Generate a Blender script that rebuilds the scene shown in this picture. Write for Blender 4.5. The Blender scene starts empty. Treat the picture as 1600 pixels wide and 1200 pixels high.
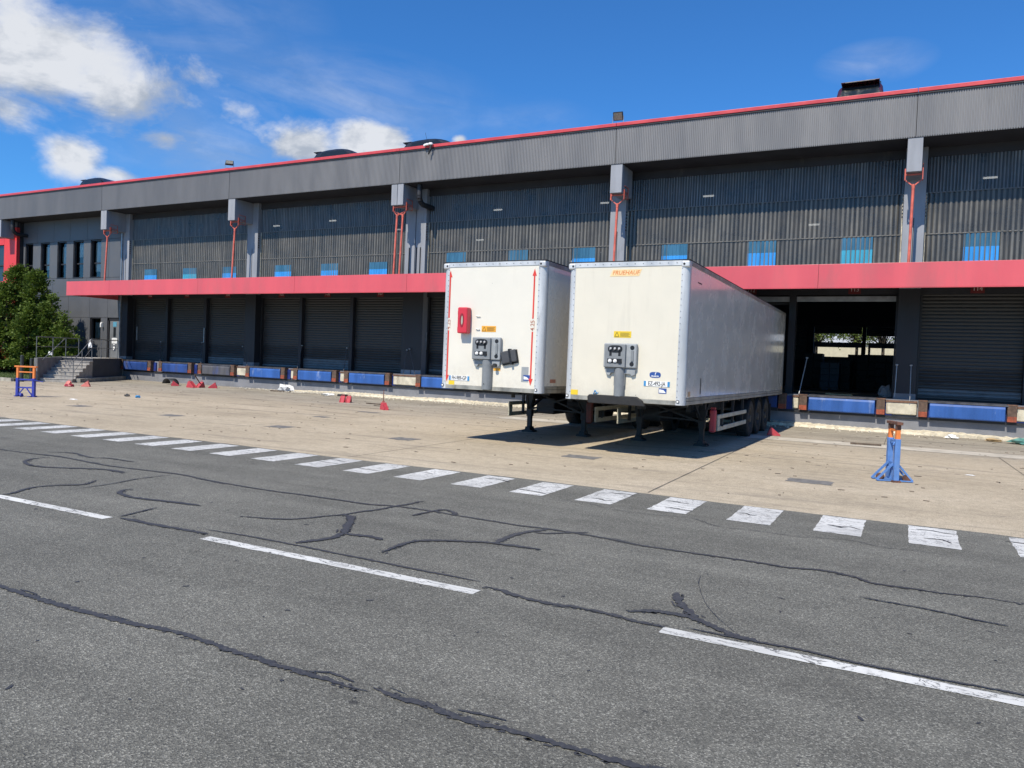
import bpy, math, random
from mathutils import Vector, Matrix
import numpy as np
random.seed(7)
rng = np.random.default_rng(11)
SC = bpy.context.scene
COL = SC.collection

# ------------------------------------------------------------------ camera
YAW, PITCH, ROLL, CAMH = 0.4793, -0.0266, 0.0403, 1.808
fw = Vector((-math.sin(YAW)*math.cos(PITCH), math.cos(YAW)*math.cos(PITCH), math.sin(PITCH)))
rt = Vector((math.cos(YAW), math.sin(YAW), 0.0))
up = rt.cross(fw)
r2 = rt*math.cos(ROLL) + up*math.sin(ROLL)
u2 = -rt*math.sin(ROLL) + up*math.cos(ROLL)
cd = bpy.data.cameras.new('camera')
cam = bpy.data.objects.new('camera', cd)
COL.objects.link(cam)
m3 = Matrix((r2, u2, -fw)).transposed()
cam.matrix_world = Matrix.Translation((0, 0, CAMH)) @ m3.to_4x4()
cd.sensor_fit = 'HORIZONTAL'; cd.sensor_width = 36.0
cd.lens = 36.0*1188.8/1600.0
cd.clip_start = 0.05; cd.clip_end = 6000
SC.camera = cam

# ------------------------------------------------------------------ light
SUN_DIR = Vector((-0.11, -0.80, 1.0)).normalized()      # towards the sun
SUN_EL = math.asin(SUN_DIR.z)
SUN_AZ = math.atan2(SUN_DIR.x, SUN_DIR.y)
sd = bpy.data.lights.new('sun', 'SUN'); sd.energy = 4.6; sd.angle = math.radians(0.5); sd.color = (1.0, 0.915, 0.78)
sun = bpy.data.objects.new('sun', sd); COL.objects.link(sun)
sun.rotation_euler = SUN_DIR.to_track_quat('Z', 'Y').to_euler()
sun.location = (0, -20, 40)

SC.render.engine = 'CYCLES'
SC.view_settings.view_transform = 'Standard'
SC.view_settings.look = 'None'
SC.view_settings.exposure = 0.2
SC.view_settings.gamma = 1.0
SC.view_settings.use_curve_mapping = False
SC.cycles.max_bounces = 8
SC.cycles.transparent_max_bounces = 12

W = bpy.data.worlds.new('World'); SC.world = W; W.use_nodes = True
nt = W.node_tree; nt.nodes.clear()
def wn(t, **k):
    n = nt.nodes.new(t)
    for a, b in k.items(): setattr(n, a, b)
    return n
wo = wn('ShaderNodeOutputWorld'); bg = wn('ShaderNodeBackground'); bg.inputs['Strength'].default_value = 0.1
sky = wn('ShaderNodeTexSky', sky_type='NISHITA'); sky.sun_disc = False
sky.sun_elevation = SUN_EL; sky.sun_rotation = SUN_AZ; sky.altitude = 50; sky.air_density = 1.0; sky.dust_density = 0.25; sky.ozone_density = 3.0
tc = wn('ShaderNodeTexCoord')
def wmath(op, a, b=None, c=None, clamp=False):
    n = wn('ShaderNodeMath', operation=op); n.use_clamp = clamp
    for i, v in enumerate((a, b, c)):
        if v is None: continue
        if isinstance(v, (int, float)): n.inputs[i].default_value = v
        else: nt.links.new(v, n.inputs[i])
    return n.outputs[0]
def wvec(op, a, b):
    n = wn('ShaderNodeVectorMath', operation=op)
    for i, v in enumerate((a, b)):
        if v is None: continue
        if isinstance(v, (tuple, list)): n.inputs[i].default_value = v
        else: nt.links.new(v, n.inputs[i])
    return n
def wnoise(scale, detail, rough, vec, dist=0.0, w=None):
    n = wn('ShaderNodeTexNoise'); n.inputs['Scale'].default_value = scale; n.inputs['Detail'].default_value = detail
    n.inputs['Roughness'].default_value = rough; n.inputs['Distortion'].default_value = dist
    nt.links.new(vec, n.inputs['Vector']); return n.outputs['Fac']
dirv = tc.outputs['Generated']
# flatten the noise a little so that clouds are wider than tall
stv = wvec('MULTIPLY', dirv, (1.0, 1.0, 1.7)).outputs[0]
n1 = wnoise(7.0, 9.0, 0.60, stv, 0.35)
n2 = wnoise(22.0, 6.0, 0.6, stv, 0.2)
nn = wmath('ADD', wmath('MULTIPLY', n1, 0.75), wmath('MULTIPLY', n2, 0.25))
# cumulus: (direction, radius horizontally, radius vertically, density)
BL = [((-.825,.475,.300),.12,.078,1.05),((-.785,.545,.276),.085,.046,1.05),((-.86,.46,.245),.09,.035,.8),
      ((-.835,.525,.210),.042,.034,1.1),((-.805,.56,.195),.06,.018,.7),((-.772,.590,.243),.048,.016,.75),
      ((-.665,.705,.252),.050,.034,1.15),((-.605,.760,.262),.055,.036,1.2),((-.560,.800,.240),.05,.02,.9),
      ((-.515,.824,.279),.012,.009,1.0),((-.735,.60,.315),.034,.016,.26),((-.71,.61,.365),.045,.014,.16),((-.70,.64,.28),.03,.014,.26),
      ((-.95,.1,.33),.25,.09,1.0),((.75,.6,.3),.25,.07,.9),((.2,-.9,.35),.3,.09,.9),((-.5,-.75,.4),.3,.1,.9),((.9,-.3,.3),.2,.07,.9)]
acc = None
for (c, rh, rv, den) in BL:
    v = Vector(c).normalized()
    d = wvec('SUBTRACT', dirv, tuple(v)).outputs[0]
    d = wvec('MULTIPLY', d, (1/rh, 1/rh, 1/rv)).outputs[0]
    ln = wn('ShaderNodeVectorMath', operation='LENGTH'); nt.links.new(d, ln.inputs[0])
    f = wmath('MULTIPLY', wmath('SUBTRACT', 1.25, ln.outputs['Value'], clamp=False), den)
    f = wmath('MAXIMUM', f, -0.6)
    acc = f if acc is None else wmath('SMOOTH_MAX', acc, f, 0.25)
cum = wmath('ADD', wmath('MULTIPLY', acc, 0.85), wmath('MULTIPLY', wmath('SUBTRACT', nn, 0.5), 2.5))
mr = wn('ShaderNodeMapRange', interpolation_type='SMOOTHSTEP'); nt.links.new(cum, mr.inputs[0])
mr.inputs[1].default_value = 0.10; mr.inputs[2].default_value = 0.78
cumf = wmath('MULTIPLY', mr.outputs[0], 0.93)
# thin cirrus veil
ci = wvec('MULTIPLY', dirv, (3.0, 2.0, 9.0)).outputs[0]
c1 = wnoise(1.6, 8.0, 0.62, ci, 0.8)
CI = [((-.63,.70,.30),.20,.06,.75),((-.74,.64,.25),.14,.07,.75),((-.05,.94,.352),.055,.020,.62),((-.45,.85,.30),.1,.03,.3),((-.8,.55,.38),.2,.1,.5)]
acc2 = None
for (c, rh, rv, den) in CI:
    v = Vector(c).normalized()
    d = wvec('MULTIPLY', wvec('SUBTRACT', dirv, tuple(v)).outputs[0], (1/rh, 1/rh, 1/rv)).outputs[0]
    ln = wn('ShaderNodeVectorMath', operation='LENGTH'); nt.links.new(d, ln.inputs[0])
    f = wmath('MULTIPLY', wmath('SUBTRACT', 1.2, ln.outputs['Value'], clamp=True), den)
    acc2 = f if acc2 is None else wmath('MAXIMUM', acc2, f)
cif = wmath('MULTIPLY', acc2, wmath('MULTIPLY', wmath('SUBTRACT', c1, 0.34, clamp=True), 1.55), clamp=True)
tot = wmath('MAXIMUM', cumf, cif)
# cloud colour: bright tops, greyer thick undersides
n3 = wnoise(9.0, 7.0, 0.6, wvec('ADD', stv, (0.0, 0.0, 0.035)).outputs[0], 0.35)
shade = wmath('ADD', wmath('MULTIPLY', wmath('SUBTRACT', n1, n3), 4.2), 0.56, clamp=True)
cr = wn('ShaderNodeValToRGB'); nt.links.new(shade, cr.inputs[0])
cr.color_ramp.elements[0].position = 0.1; cr.color_ramp.elements[0].color = (3.9, 4.3, 4.9, 1)
cr.color_ramp.elements[1].position = 0.9; cr.color_ramp.elements[1].color = (7.0, 7.15, 7.4, 1)
# sky tint (deeper blue, as the camera saw it)
tint = wn('ShaderNodeMix', data_type='RGBA', blend_type='MULTIPLY'); tint.inputs[0].default_value = 1.0
nt.links.new(sky.outputs[0], tint.inputs[6]); tint.inputs[7].default_value = (0.365, 0.88, 1.40, 1)
mx = wn('ShaderNodeMix', data_type='RGBA'); nt.links.new(tot, mx.inputs[0]); nt.links.new(tint.outputs[2], mx.inputs[6]); nt.links.new(cr.outputs[0], mx.inputs[7])
nt.links.new(mx.outputs[2], bg.inputs[0]); nt.links.new(bg.outputs[0], wo.inputs[0])

# ------------------------------------------------------------------ helpers
def tag(o, label=None, cat=None, group=None, kind=None):
    if label: o['label'] = label
    if cat: o['category'] = cat
    if group: o['group'] = group
    if kind: o['kind'] = kind
    return o
def empty(name, loc=(0, 0, 0), rz=0.0, parent=None):
    o = bpy.data.objects.new(name, None); COL.objects.link(o)
    o.location = loc; o.rotation_euler = (0, 0, rz); o.empty_display_size = 0.2
    if parent: o.parent = parent
    return o
class MB:
    def __init__(s): s.v = []; s.f = []; s.sm = []
    def add(s, vs, fs, smooth=False):
        b = len(s.v); s.v += [tuple(p) for p in vs]; s.f += [tuple(b+i for i in f) for f in fs]; s.sm += [smooth]*len(fs); return s
    def box(s, x0, x1, y0, y1, z0, z1):
        vs = [(x0,y0,z0),(x1,y0,z0),(x1,y1,z0),(x0,y1,z0),(x0,y0,z1),(x1,y0,z1),(x1,y1,z1),(x0,y1,z1)]
        return s.add(vs, [(0,3,2,1),(4,5,6,7),(0,1,5,4),(1,2,6,5),(2,3,7,6),(3,0,4,7)])
    def cbox(s, c, size, rot=None):
        x, y, z = [a/2 for a in size]; R = rot or Matrix.Identity(3); c = Vector(c)
        vs = [c + R @ Vector(p) for p in [(-x,-y,-z),(x,-y,-z),(x,y,-z),(-x,y,-z),(-x,-y,z),(x,-y,z),(x,y,z),(-x,y,z)]]
        return s.add(vs, [(0,3,2,1),(4,5,6,7),(0,1,5,4),(1,2,6,5),(2,3,7,6),(3,0,4,7)])
    def bar(s, a, b, w, h=None, up=(0,0,1)):
        a = Vector(a); b = Vector(b); d = (b-a); L = d.length; d.normalize(); u = Vector(up)
        if abs(d.dot(u)) > .98: u = Vector((0,1,0))
        x = d.cross(u).normalized(); z = x.cross(d)
        R = Matrix((x, d, z)).transposed(); return s.cbox((a+b)/2, (w, L, h or w), R)
    def cyl(s, a, b, r0, r1=None, n=12, caps=True):
        a = Vector(a); b = Vector(b); r1 = r0 if r1 is None else r1
        d = (b-a).normalized(); u = Vector((0,0,1)) if abs(d.z) < .9 else Vector((1,0,0))
        x = d.cross(u).normalized(); y = d.cross(x)
        vs = []
        for (p, r) in ((a, r0), (b, r1)):
            for i in range(n):
                t = 2*math.pi*i/n; vs.append(p + x*(r*math.cos(t)) + y*(r*math.sin(t)))
        s.add(vs, [(i, (i+1) % n, n+(i+1) % n, n+i) for i in range(n)], True)
        if caps: s.add(vs[:n], [tuple(reversed(range(n)))]); s.add(vs[n:], [tuple(range(n))])
        return s
    def tube(s, pts, r, n=8):
        for a, b in zip(pts[:-1], pts[1:]): s.cyl(a, b, r, n=n)
        return s
    def prism(s, poly, axis, a0, a1):
        # poly: list of 2D points, extruded along axis from a0 to a1
        def P(p, a):
            if axis == 'x': return (a, p[0], p[1])
            if axis == 'y': return (p[0], a, p[1])
            return (p[0], p[1], a)
        n = len(poly); vs = [P(p, a0) for p in poly] + [P(p, a1) for p in poly]
        s.add(vs, [(i, (i+1) % n, n+(i+1) % n, n+i) for i in range(n)] + [tuple(reversed(range(n))), tuple(range(n, 2*n))])
        return s
    def quad(s, a, b, c, d): return s.add([a, b, c, d], [(0, 1, 2, 3)])
    def rev(s, prof, c, axis='x', n=20, closed=False):
        # prof: list of (r, a) revolved about axis through c
        vs = []; m = len(prof)
        for i in range(n):
            t = 2*math.pi*i/n; co, si = math.cos(t), math.sin(t)
            for (r, a) in prof:
                if axis == 'x': vs.append((c[0]+a, c[1]+r*co, c[2]+r*si))
                elif axis == 'y': vs.append((c[0]+r*co, c[1]+a, c[2]+r*si))
                else: vs.append((c[0]+r*co, c[1]+r*si, c[2]+a))
        fs = []
        for i in range(n):
            j = (i+1) % n
            for k in range(m-1): fs.append((i*m+k, j*m+k, j*m+k+1, i*m+k+1))
        return s.add(vs, fs, True)
    def mesh(s, name, mats):
        me = bpy.data.meshes.new(name); me.from_pydata(s.v, [], s.f)
        me.polygons.foreach_set('use_smooth', s.sm)
        for m in (mats if isinstance(mats, (list, tuple)) else [mats]): me.materials.append(m)
        me.update(); return me
    def build(s, name, mat, parent=None, loc=None, bevel=0, seg=2, kind=None, label=None):
        import bmesh
        me = s.mesh(name, mat)
        if kind != 'nofix':
            bm = bmesh.new(); bm.from_mesh(me); bmesh.ops.recalc_face_normals(bm, faces=bm.faces); bm.to_mesh(me); bm.free()
        else: kind = None
        o = bpy.data.objects.new(name, me); COL.objects.link(o)
        if parent: o.parent = parent
        if loc: o.location = loc
        if bevel:
            b = o.modifiers.new('bevel', 'BEVEL'); b.width = bevel; b.segments = seg; b.limit_method = 'ANGLE'; b.angle_limit = math.radians(40)
        if kind: o['kind'] = kind
        if label: o['label'] = label
        return o
def inst(name, me, parent, loc=(0, 0, 0), rot=None, scale=None):
    o = bpy.data.objects.new(name, me); COL.objects.link(o); o.parent = parent; o.location = loc
    if rot: o.rotation_euler = rot
    if scale: o.scale = scale
    return o
def copy_tree(o, parent=None):
    c = o.copy(); COL.objects.link(c); c.parent = parent
    for ch in list(o.children): copy_tree(ch, c)
    return c
def text_mesh(txt, size, mat, name='lettering', depth=0.001, bold=0.0, shear=0.0, space=1.0):
    cu = bpy.data.curves.new(name, 'FONT'); cu.body = txt; cu.size = size; cu.extrude = depth; cu.offset = bold
    cu.align_x = 'CENTER'; cu.align_y = 'CENTER'; cu.shear = shear; cu.resolution_u = 3; cu.space_character = space
    t = bpy.data.objects.new('tmp_text', cu); COL.objects.link(t)
    dg = bpy.context.evaluated_depsgraph_get(); dg.update()
    me = bpy.data.meshes.new_from_object(t.evaluated_get(dg)); me.name = name
    COL.objects.unlink(t); bpy.data.objects.remove(t); bpy.data.curves.remove(cu)
    me.materials.clear(); me.materials.append(mat); return me
def text(txt, size, mat, parent, loc, rot=(math.pi/2, 0, 0), name='lettering', **k):
    return inst(name, text_mesh(txt, size, mat, name, **k), parent, loc, rot)

# ------------------------------------------------------------------ materials
M = {}
class NT:
    """small shader-building helper"""
    def __init__(s, name):
        m = bpy.data.materials.new(name); m.use_nodes = True; s.m = m; s.t = m.node_tree; s.t.nodes.clear()
        s.out = s.n('ShaderNodeOutputMaterial'); s.b = s.n('ShaderNodeBsdfPrincipled'); s.l(s.b.outputs[0], s.out.inputs[0])
        g = s.n('ShaderNodeNewGeometry'); s.pos = g.outputs['Position']; s.nor = g.outputs['Normal']
        M[name] = m
    def n(s, t, **k):
        x = s.t.nodes.new(t)
        for a, b in k.items(): setattr(x, a, b)
        return x
    def l(s, a, b): s.t.links.new(a, b)
    def val(s, sock, v):
        if isinstance(v, (int, float)): sock.default_value = v
        elif isinstance(v, (tuple, list)): sock.default_value = tuple(v) if len(v) == 4 or sock.type == 'VECTOR' else (*v, 1)
        else: s.l(v, sock)
    def math(s, op, a, b=None, c=None, clamp=False):
        x = s.n('ShaderNodeMath', operation=op); x.use_clamp = clamp
        for i, v in enumerate((a, b, c)):
            if v is not None: s.val(x.inputs[i], v)
        return x.outputs[0]
    def scaled(s, sc, vec=None, off=(0, 0, 0)):
        x = s.n('ShaderNodeVectorMath', operation='MULTIPLY_ADD'); s.l(vec or s.pos, x.inputs[0]); x.inputs[1].default_value = sc; x.inputs[2].default_value = off; return x.outputs[0]
    def noise(s, scale, detail=4, rough=.55, vec=None, dist=0, out='Fac'):
        x = s.n('ShaderNodeTexNoise'); s.l(vec or s.pos, x.inputs['Vector']); x.inputs['Scale'].default_value = scale
        x.inputs['Detail'].default_value = detail; x.inputs['Roughness'].default_value = rough; x.inputs['Distortion'].default_value = dist; return x.outputs[out]
    def voro(s, scale, vec=None, feature='F1', out='Color', rand=1.0):
        x = s.n('ShaderNodeTexVoronoi', feature=feature); s.l(vec or s.pos, x.inputs['Vector']); x.inputs['Scale'].default_value = scale
        x.inputs['Randomness'].default_value = rand; return x.outputs[out]
    def ramp(s, f, stops):
        x = s.n('ShaderNodeValToRGB'); s.l(f, x.inputs[0]); e = x.color_ramp.elements
        while len(e) < len(stops): e.new(.5)
        for i, (p, c) in enumerate(stops):
            e[i].position = p; e[i].color = (c, c, c, 1) if isinstance(c, (int, float)) else (*c, 1)
        return x.outputs[0]
    def rng(s, f, a, b, c=0, d=1, smooth=True):
        x = s.n('ShaderNodeMapRange'); x.interpolation_type = 'SMOOTHSTEP' if smooth else 'LINEAR'
        s.val(x.inputs[0], f); 
        for i, v in enumerate((a, b, c, d)): x.inputs[i+1].default_value = v
        return x.outputs[0]
    def mix(s, f, a, b, mode='MIX'):
        x = s.n('ShaderNodeMix', data_type='RGBA', blend_type=mode); s.val(x.inputs[0], f); s.val(x.inputs[6], a); s.val(x.inputs[7], b); return x.outputs[2]
    def xyz(s, vec=None):
        x = s.n('ShaderNodeSeparateXYZ'); s.l(vec or s.pos, x.inputs[0]); return x.outputs
    def bump(s, h, strength=.3, dist=.01):
        x = s.n('ShaderNodeBump'); x.inputs['Strength'].default_value = strength; x.inputs['Distance'].default_value = dist
        s.l(h, x.inputs['Height']); s.l(x.outputs[0], s.b.inputs['Normal']); return x
    def set(s, **k):
        for a, v in k.items():
            nm = {'color':'Base Color','rough':'Roughness','metal':'Metallic','alpha':'Alpha','coat':'Coat Weight','coatr':'Coat Roughness','spec':'Specular IOR Level','trans':'Transmission Weight','ior':'IOR','emc':'Emission Color','ems':'Emission Strength'}[a]
            s.val(s.b.inputs[nm], v)
        return s
def simple(name, col, rough=.6, metal=0, var=.15, scale=3, spec=.5, coat=0, bump=0, bscale=60, streak=False, dirt=None):
    s = NT(name)
    vec = s.scaled((1, 1, .18)) if streak else None
    n = s.noise(scale, 6, .6, vec)
    k = s.rng(n, .3, .7, 1-var, 1+var)
    c = s.mix(1.0, col, (1, 1, 1), 'MULTIPLY')
    mm = s.n('ShaderNodeVectorMath', operation='SCALE'); mm.inputs[0].default_value = col; s.l(k, mm.inputs['Scale']); c = mm.outputs[0]
    if dirt:
        n2 = s.noise(dirt[1], 7, .65, s.scaled((1, 1, .3))); c = s.mix(s.rng(n2, dirt[2], dirt[3], 0, dirt[4]), c, dirt[0])
    s.set(color=c, rough=s.rng(n, .3, .7, max(rough-.08, 0), min(rough+.08, 1)), metal=metal, spec=spec, coat=coat)
    if bump: s.bump(s.noise(bscale, 4, .6), bump, .01)
    return s.m

# asphalt: crushed-stone aggregate in grey binder
s = NT('asphalt')
c1 = s.voro(125, out='Color'); hs = s.n('ShaderNodeSeparateColor'); s.l(c1, hs.inputs[0])
stone = s.ramp(hs.outputs[0], [(0, (.074, .073, .065)), (.35, (.152, .149, .127)), (.8, (.216, .211, .178)), (1, (.44, .43, .37))])
fine = s.noise(260, 3, .7); base = s.mix(s.rng(fine, .38, .62, 0, .55), stone, (.094, .093, .084))
big = s.noise(.55, 6, .6); base = s.mix(1.0, base, s.ramp(big, [(.3, .84), (.7, 1.12)]), 'MULTIPLY')
med = s.noise(3.2, 5, .7); base = s.mix(1.0, base, s.ramp(med, [(.3, .9), (.7, 1.08)]), 'MULTIPLY')
tr = s.noise(.8, 5, .6, s.scaled((.22, 2.2, 1))); base = s.mix(1.0, base, s.ramp(tr, [(.35, .85), (.62, 1.08)]), 'MULTIPLY')
# small dark oil / tar spots
sp = s.voro(1.7, s.scaled((.8, 1.4, 1)), out='Distance'); spn = s.noise(13, 4, .6)
spots = s.rng(s.math('ADD', sp, s.math('MULTIPLY', s.math('SUBTRACT', spn, .5), .13)), .015, .05, .75, 0)
base = s.mix(spots, base, (.03, .03, .032))
s.set(color=base, rough=.86, spec=.35)
vd = s.voro(125, out='Distance'); s.bump(s.math('ADD', vd, s.math('MULTIPLY', fine, .6)), .75, .006)
def paint(name, white, wear_lo, wear_hi, sc):
    s = NT(name)
    n = s.noise(sc, 8, .72); n2 = s.noise(150, 3, .7)
    w = s.rng(s.math('ADD', n, s.math('MULTIPLY', s.math('SUBTRACT', n2, .5), .25)), wear_lo, wear_hi, 0, 1)
    dirt = s.noise(5, 5, .6); wh = s.mix(s.rng(dirt, .35, .7, 0, .35), white, tuple(a*.72 for a in white))
    cr = s.noise(2.4, 7, .6, s.scaled((1.1, 3.2, 1), off=(3.3, 1.7, 0)), dist=1.6)
    line = s.rng(s.math('ABSOLUTE', s.math('SUBTRACT', cr, .53)), .006, .018, .92, 0)
    pa = s.noise(.9, 3, .5); wh = s.mix(1.0, wh, s.ramp(pa, [(.35, .78), (.65, 1.02)]), 'MULTIPLY')
    c = s.mix(w, (.12, .118, .11), wh); c = s.mix(line, c, (.06, .06, .06))
    s.set(color=c, rough=.7); s.bump(n2, .3, .003)
paint('road_paint', (.72, .72, .68), .30, .42, 3.5)
paint('road_paint_worn', (.68, .68, .65), .31, .40, 5)
M['road_paint_worn'].node_tree
s = NT('tar'); n = s.noise(40, 5, .6); s.set(color=s.ramp(n, [(.3, (.036, .037, .041)), (.6, (.058, .059, .065)), (.72, (.11, .11, .105))]), rough=s.rng(n, .3, .7, .5, .75), spec=.4); s.bump(n, .4, .004)
# pale concrete apron
s = NT('apron_concrete')
xyz = s.xyz()
a = s.noise(.35, 7, .62, s.scaled((.6, 1, 1))); b_ = s.noise(5, 7, .7); f = s.noise(70, 4, .7); ag = s.voro(120, out='Color'); ags = s.n('ShaderNodeSeparateColor'); s.l(ag, ags.inputs[0])
base = s.ramp(a, [(.28, (.365, .308, .222)), (.5, (.455, .385, .280)), (.72, (.53, .455, .340))])
# the strip along the dock is greyer and dirtier
yy = s.math('ADD', xyz[1], s.math('MULTIPLY', s.math('SUBTRACT', a, .5), 5.0))
grey = s.rng(yy, 18.0, 25.5, 0, .8)
base = s.mix(grey, base, s.ramp(s.noise(.9, 7, .65, s.scaled((.35, 1.6, 1))), [(.3, (.19, .172, .140)), (.55, (.34, .312, .255)), (.75, (.47, .43, .355))]))
base = s.mix(1.0, base, s.ramp(b_, [(.25, .80), (.75, 1.14)]), 'MULTIPLY')
base = s.mix(1.0, base, s.ramp(ags.outputs[0], [(0, .70), (.5, 1.0), (1, 1.28)]), 'MULTIPLY')
# dark drawn-out tyre and oil streaks
st = s.noise(1.0, 7, .62, s.scaled((.28, 2.4, 1), off=(5, 0, 0)), dist=.5)
base = s.mix(s.math('MULTIPLY', s.rng(st, .52, .68, 0, .62), s.rng(yy, 14, 20, .5, 1)), base, (.13, .12, .105))
st2 = s.noise(2.2, 6, .6, s.scaled((.5, 1.6, 1), off=(1, 7, 0)), dist=1.2)
base = s.mix(s.rng(st2, .66, .74, 0, .55), base, (.16, .14, .12))
cr = s.noise(.55, 8, .55, s.scaled((1, 1, 1), off=(9, 4, 0)), dist=.9)
crk = s.rng(s.math('ABSOLUTE', s.math('SUBTRACT', cr, .5)), .0006, .0022, .35, 0)
base = s.mix(crk, base, (.10, .09, .08))
vs_ = s.voro(.9, out='Distance'); spots = s.rng(s.math('ADD', vs_, s.math('MULTIPLY', s.math('SUBTRACT', b_, .5), .2)), .02, .06, .6, 0)
base = s.mix(spots, base, (.12, .11, .10))
s.set(color=base, rough=.9, spec=.3); s.bump(s.math('ADD', f, s.math('MULTIPLY', ags.outputs[1], .4)), .5, .006)
simple('patch_asphalt', (.17, .165, .155), .9, var=.3, scale=9, bump=.5, bscale=120)
simple('joint_dark', (.13, .12, .10), .95, var=.4, scale=4)
simple('pale_strip', (.50, .46, .38), .9, var=.16, scale=2.2, bump=.3, bscale=60, dirt=((.24, .22, .18), 1.6, .5, .75, .6))
simple('far_ground', (.30, .27, .22), .95, var=.2, scale=.2)
s = NT('grass'); n = s.noise(6, 6, .7); s.set(color=s.ramp(n, [(.3, (.045, .075, .018)), (.7, (.12, .16, .045))]), rough=.8)

# ------------------------------------------------------------------ ground
def sheet(name, poly, z, mat, parent=None, kind=None):
    m = MB(); m.add([(x, y, z) for x, y in poly], [tuple(range(len(poly)))])
    me = m.mesh(name, M[mat]); o = bpy.data.objects.new(name, me); COL.objects.link(o)
    if me.polygons[0].normal.z < 0: me.flip_normals()
    if parent: o.parent = parent
    if kind: o['kind'] = kind
    return o
g = sheet('ground', [(-3000, -3000), (3000, -3000), (3000, 3000), (-3000, 3000)], -.05, 'far_ground', kind='structure')
xs = np.arange(-130, 90.1, .25)
edge = 10.72 + .035*np.sin(xs*.9) + rng.normal(0, .012, len(xs))
road = sheet('road', [(-130, -60), (90, -60)] + [(float(x), float(y)) for x, y in zip(xs[::-1], edge[::-1])], 0.0, 'asphalt', kind='structure')
apron = sheet('apron', [(float(x), float(y)) for x, y in zip(xs, edge)] + [(90, 28.9), (-130, 28.9)], 0.0, 'apron_concrete', kind='structure')
tag(road, 'worn grey asphalt road crossed by dark tar seams'); tag(apron, 'pale stained concrete yard in front of the loading docks')
def poly_sheet_jit(x0, x1, y0, y1, z, name, mat, parent, jit=.008, step=.1, skew=0):
    pts = []
    for a, b, n in (((x0, y0), (x1, y0), 0), ((x1, y0), (x1, y1), 0), ((x1, y1), (x0, y1), 0), ((x0, y1), (x0, y0), 0)):
        L = math.dist(a, b); k = max(int(L/step), 1)
        for i in range(k):
            t = i/k; x = a[0]+(b[0]-a[0])*t; y = a[1]+(b[1]-a[1])*t
            pts.append((x+random.uniform(-jit, jit)+skew*(y-y0), y+random.uniform(-jit, jit)))
    return sheet(name, pts, z, mat, parent)
for k in range(-24, 12):
    cx = .37 + (k)*1.003 + random.uniform(-.02, .02)
    poly_sheet_jit(cx-.26, cx+.25, 9.50+random.uniform(-.02, .02), 10.64, .004, 'edge_bar', 'road_paint_worn', road, skew=.0)
for (a, b) in ((-1.44, 1.6), (-5.97, -2.92), (-10.5, -7.44), (-15, -12), (-19.5, -16.5), (-24, -21), (3.1, 6.1)):
    poly_sheet_jit(a, b, 5.10, 5.225, .004, 'centre_dash', 'road_paint', road, jit=.004)
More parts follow.
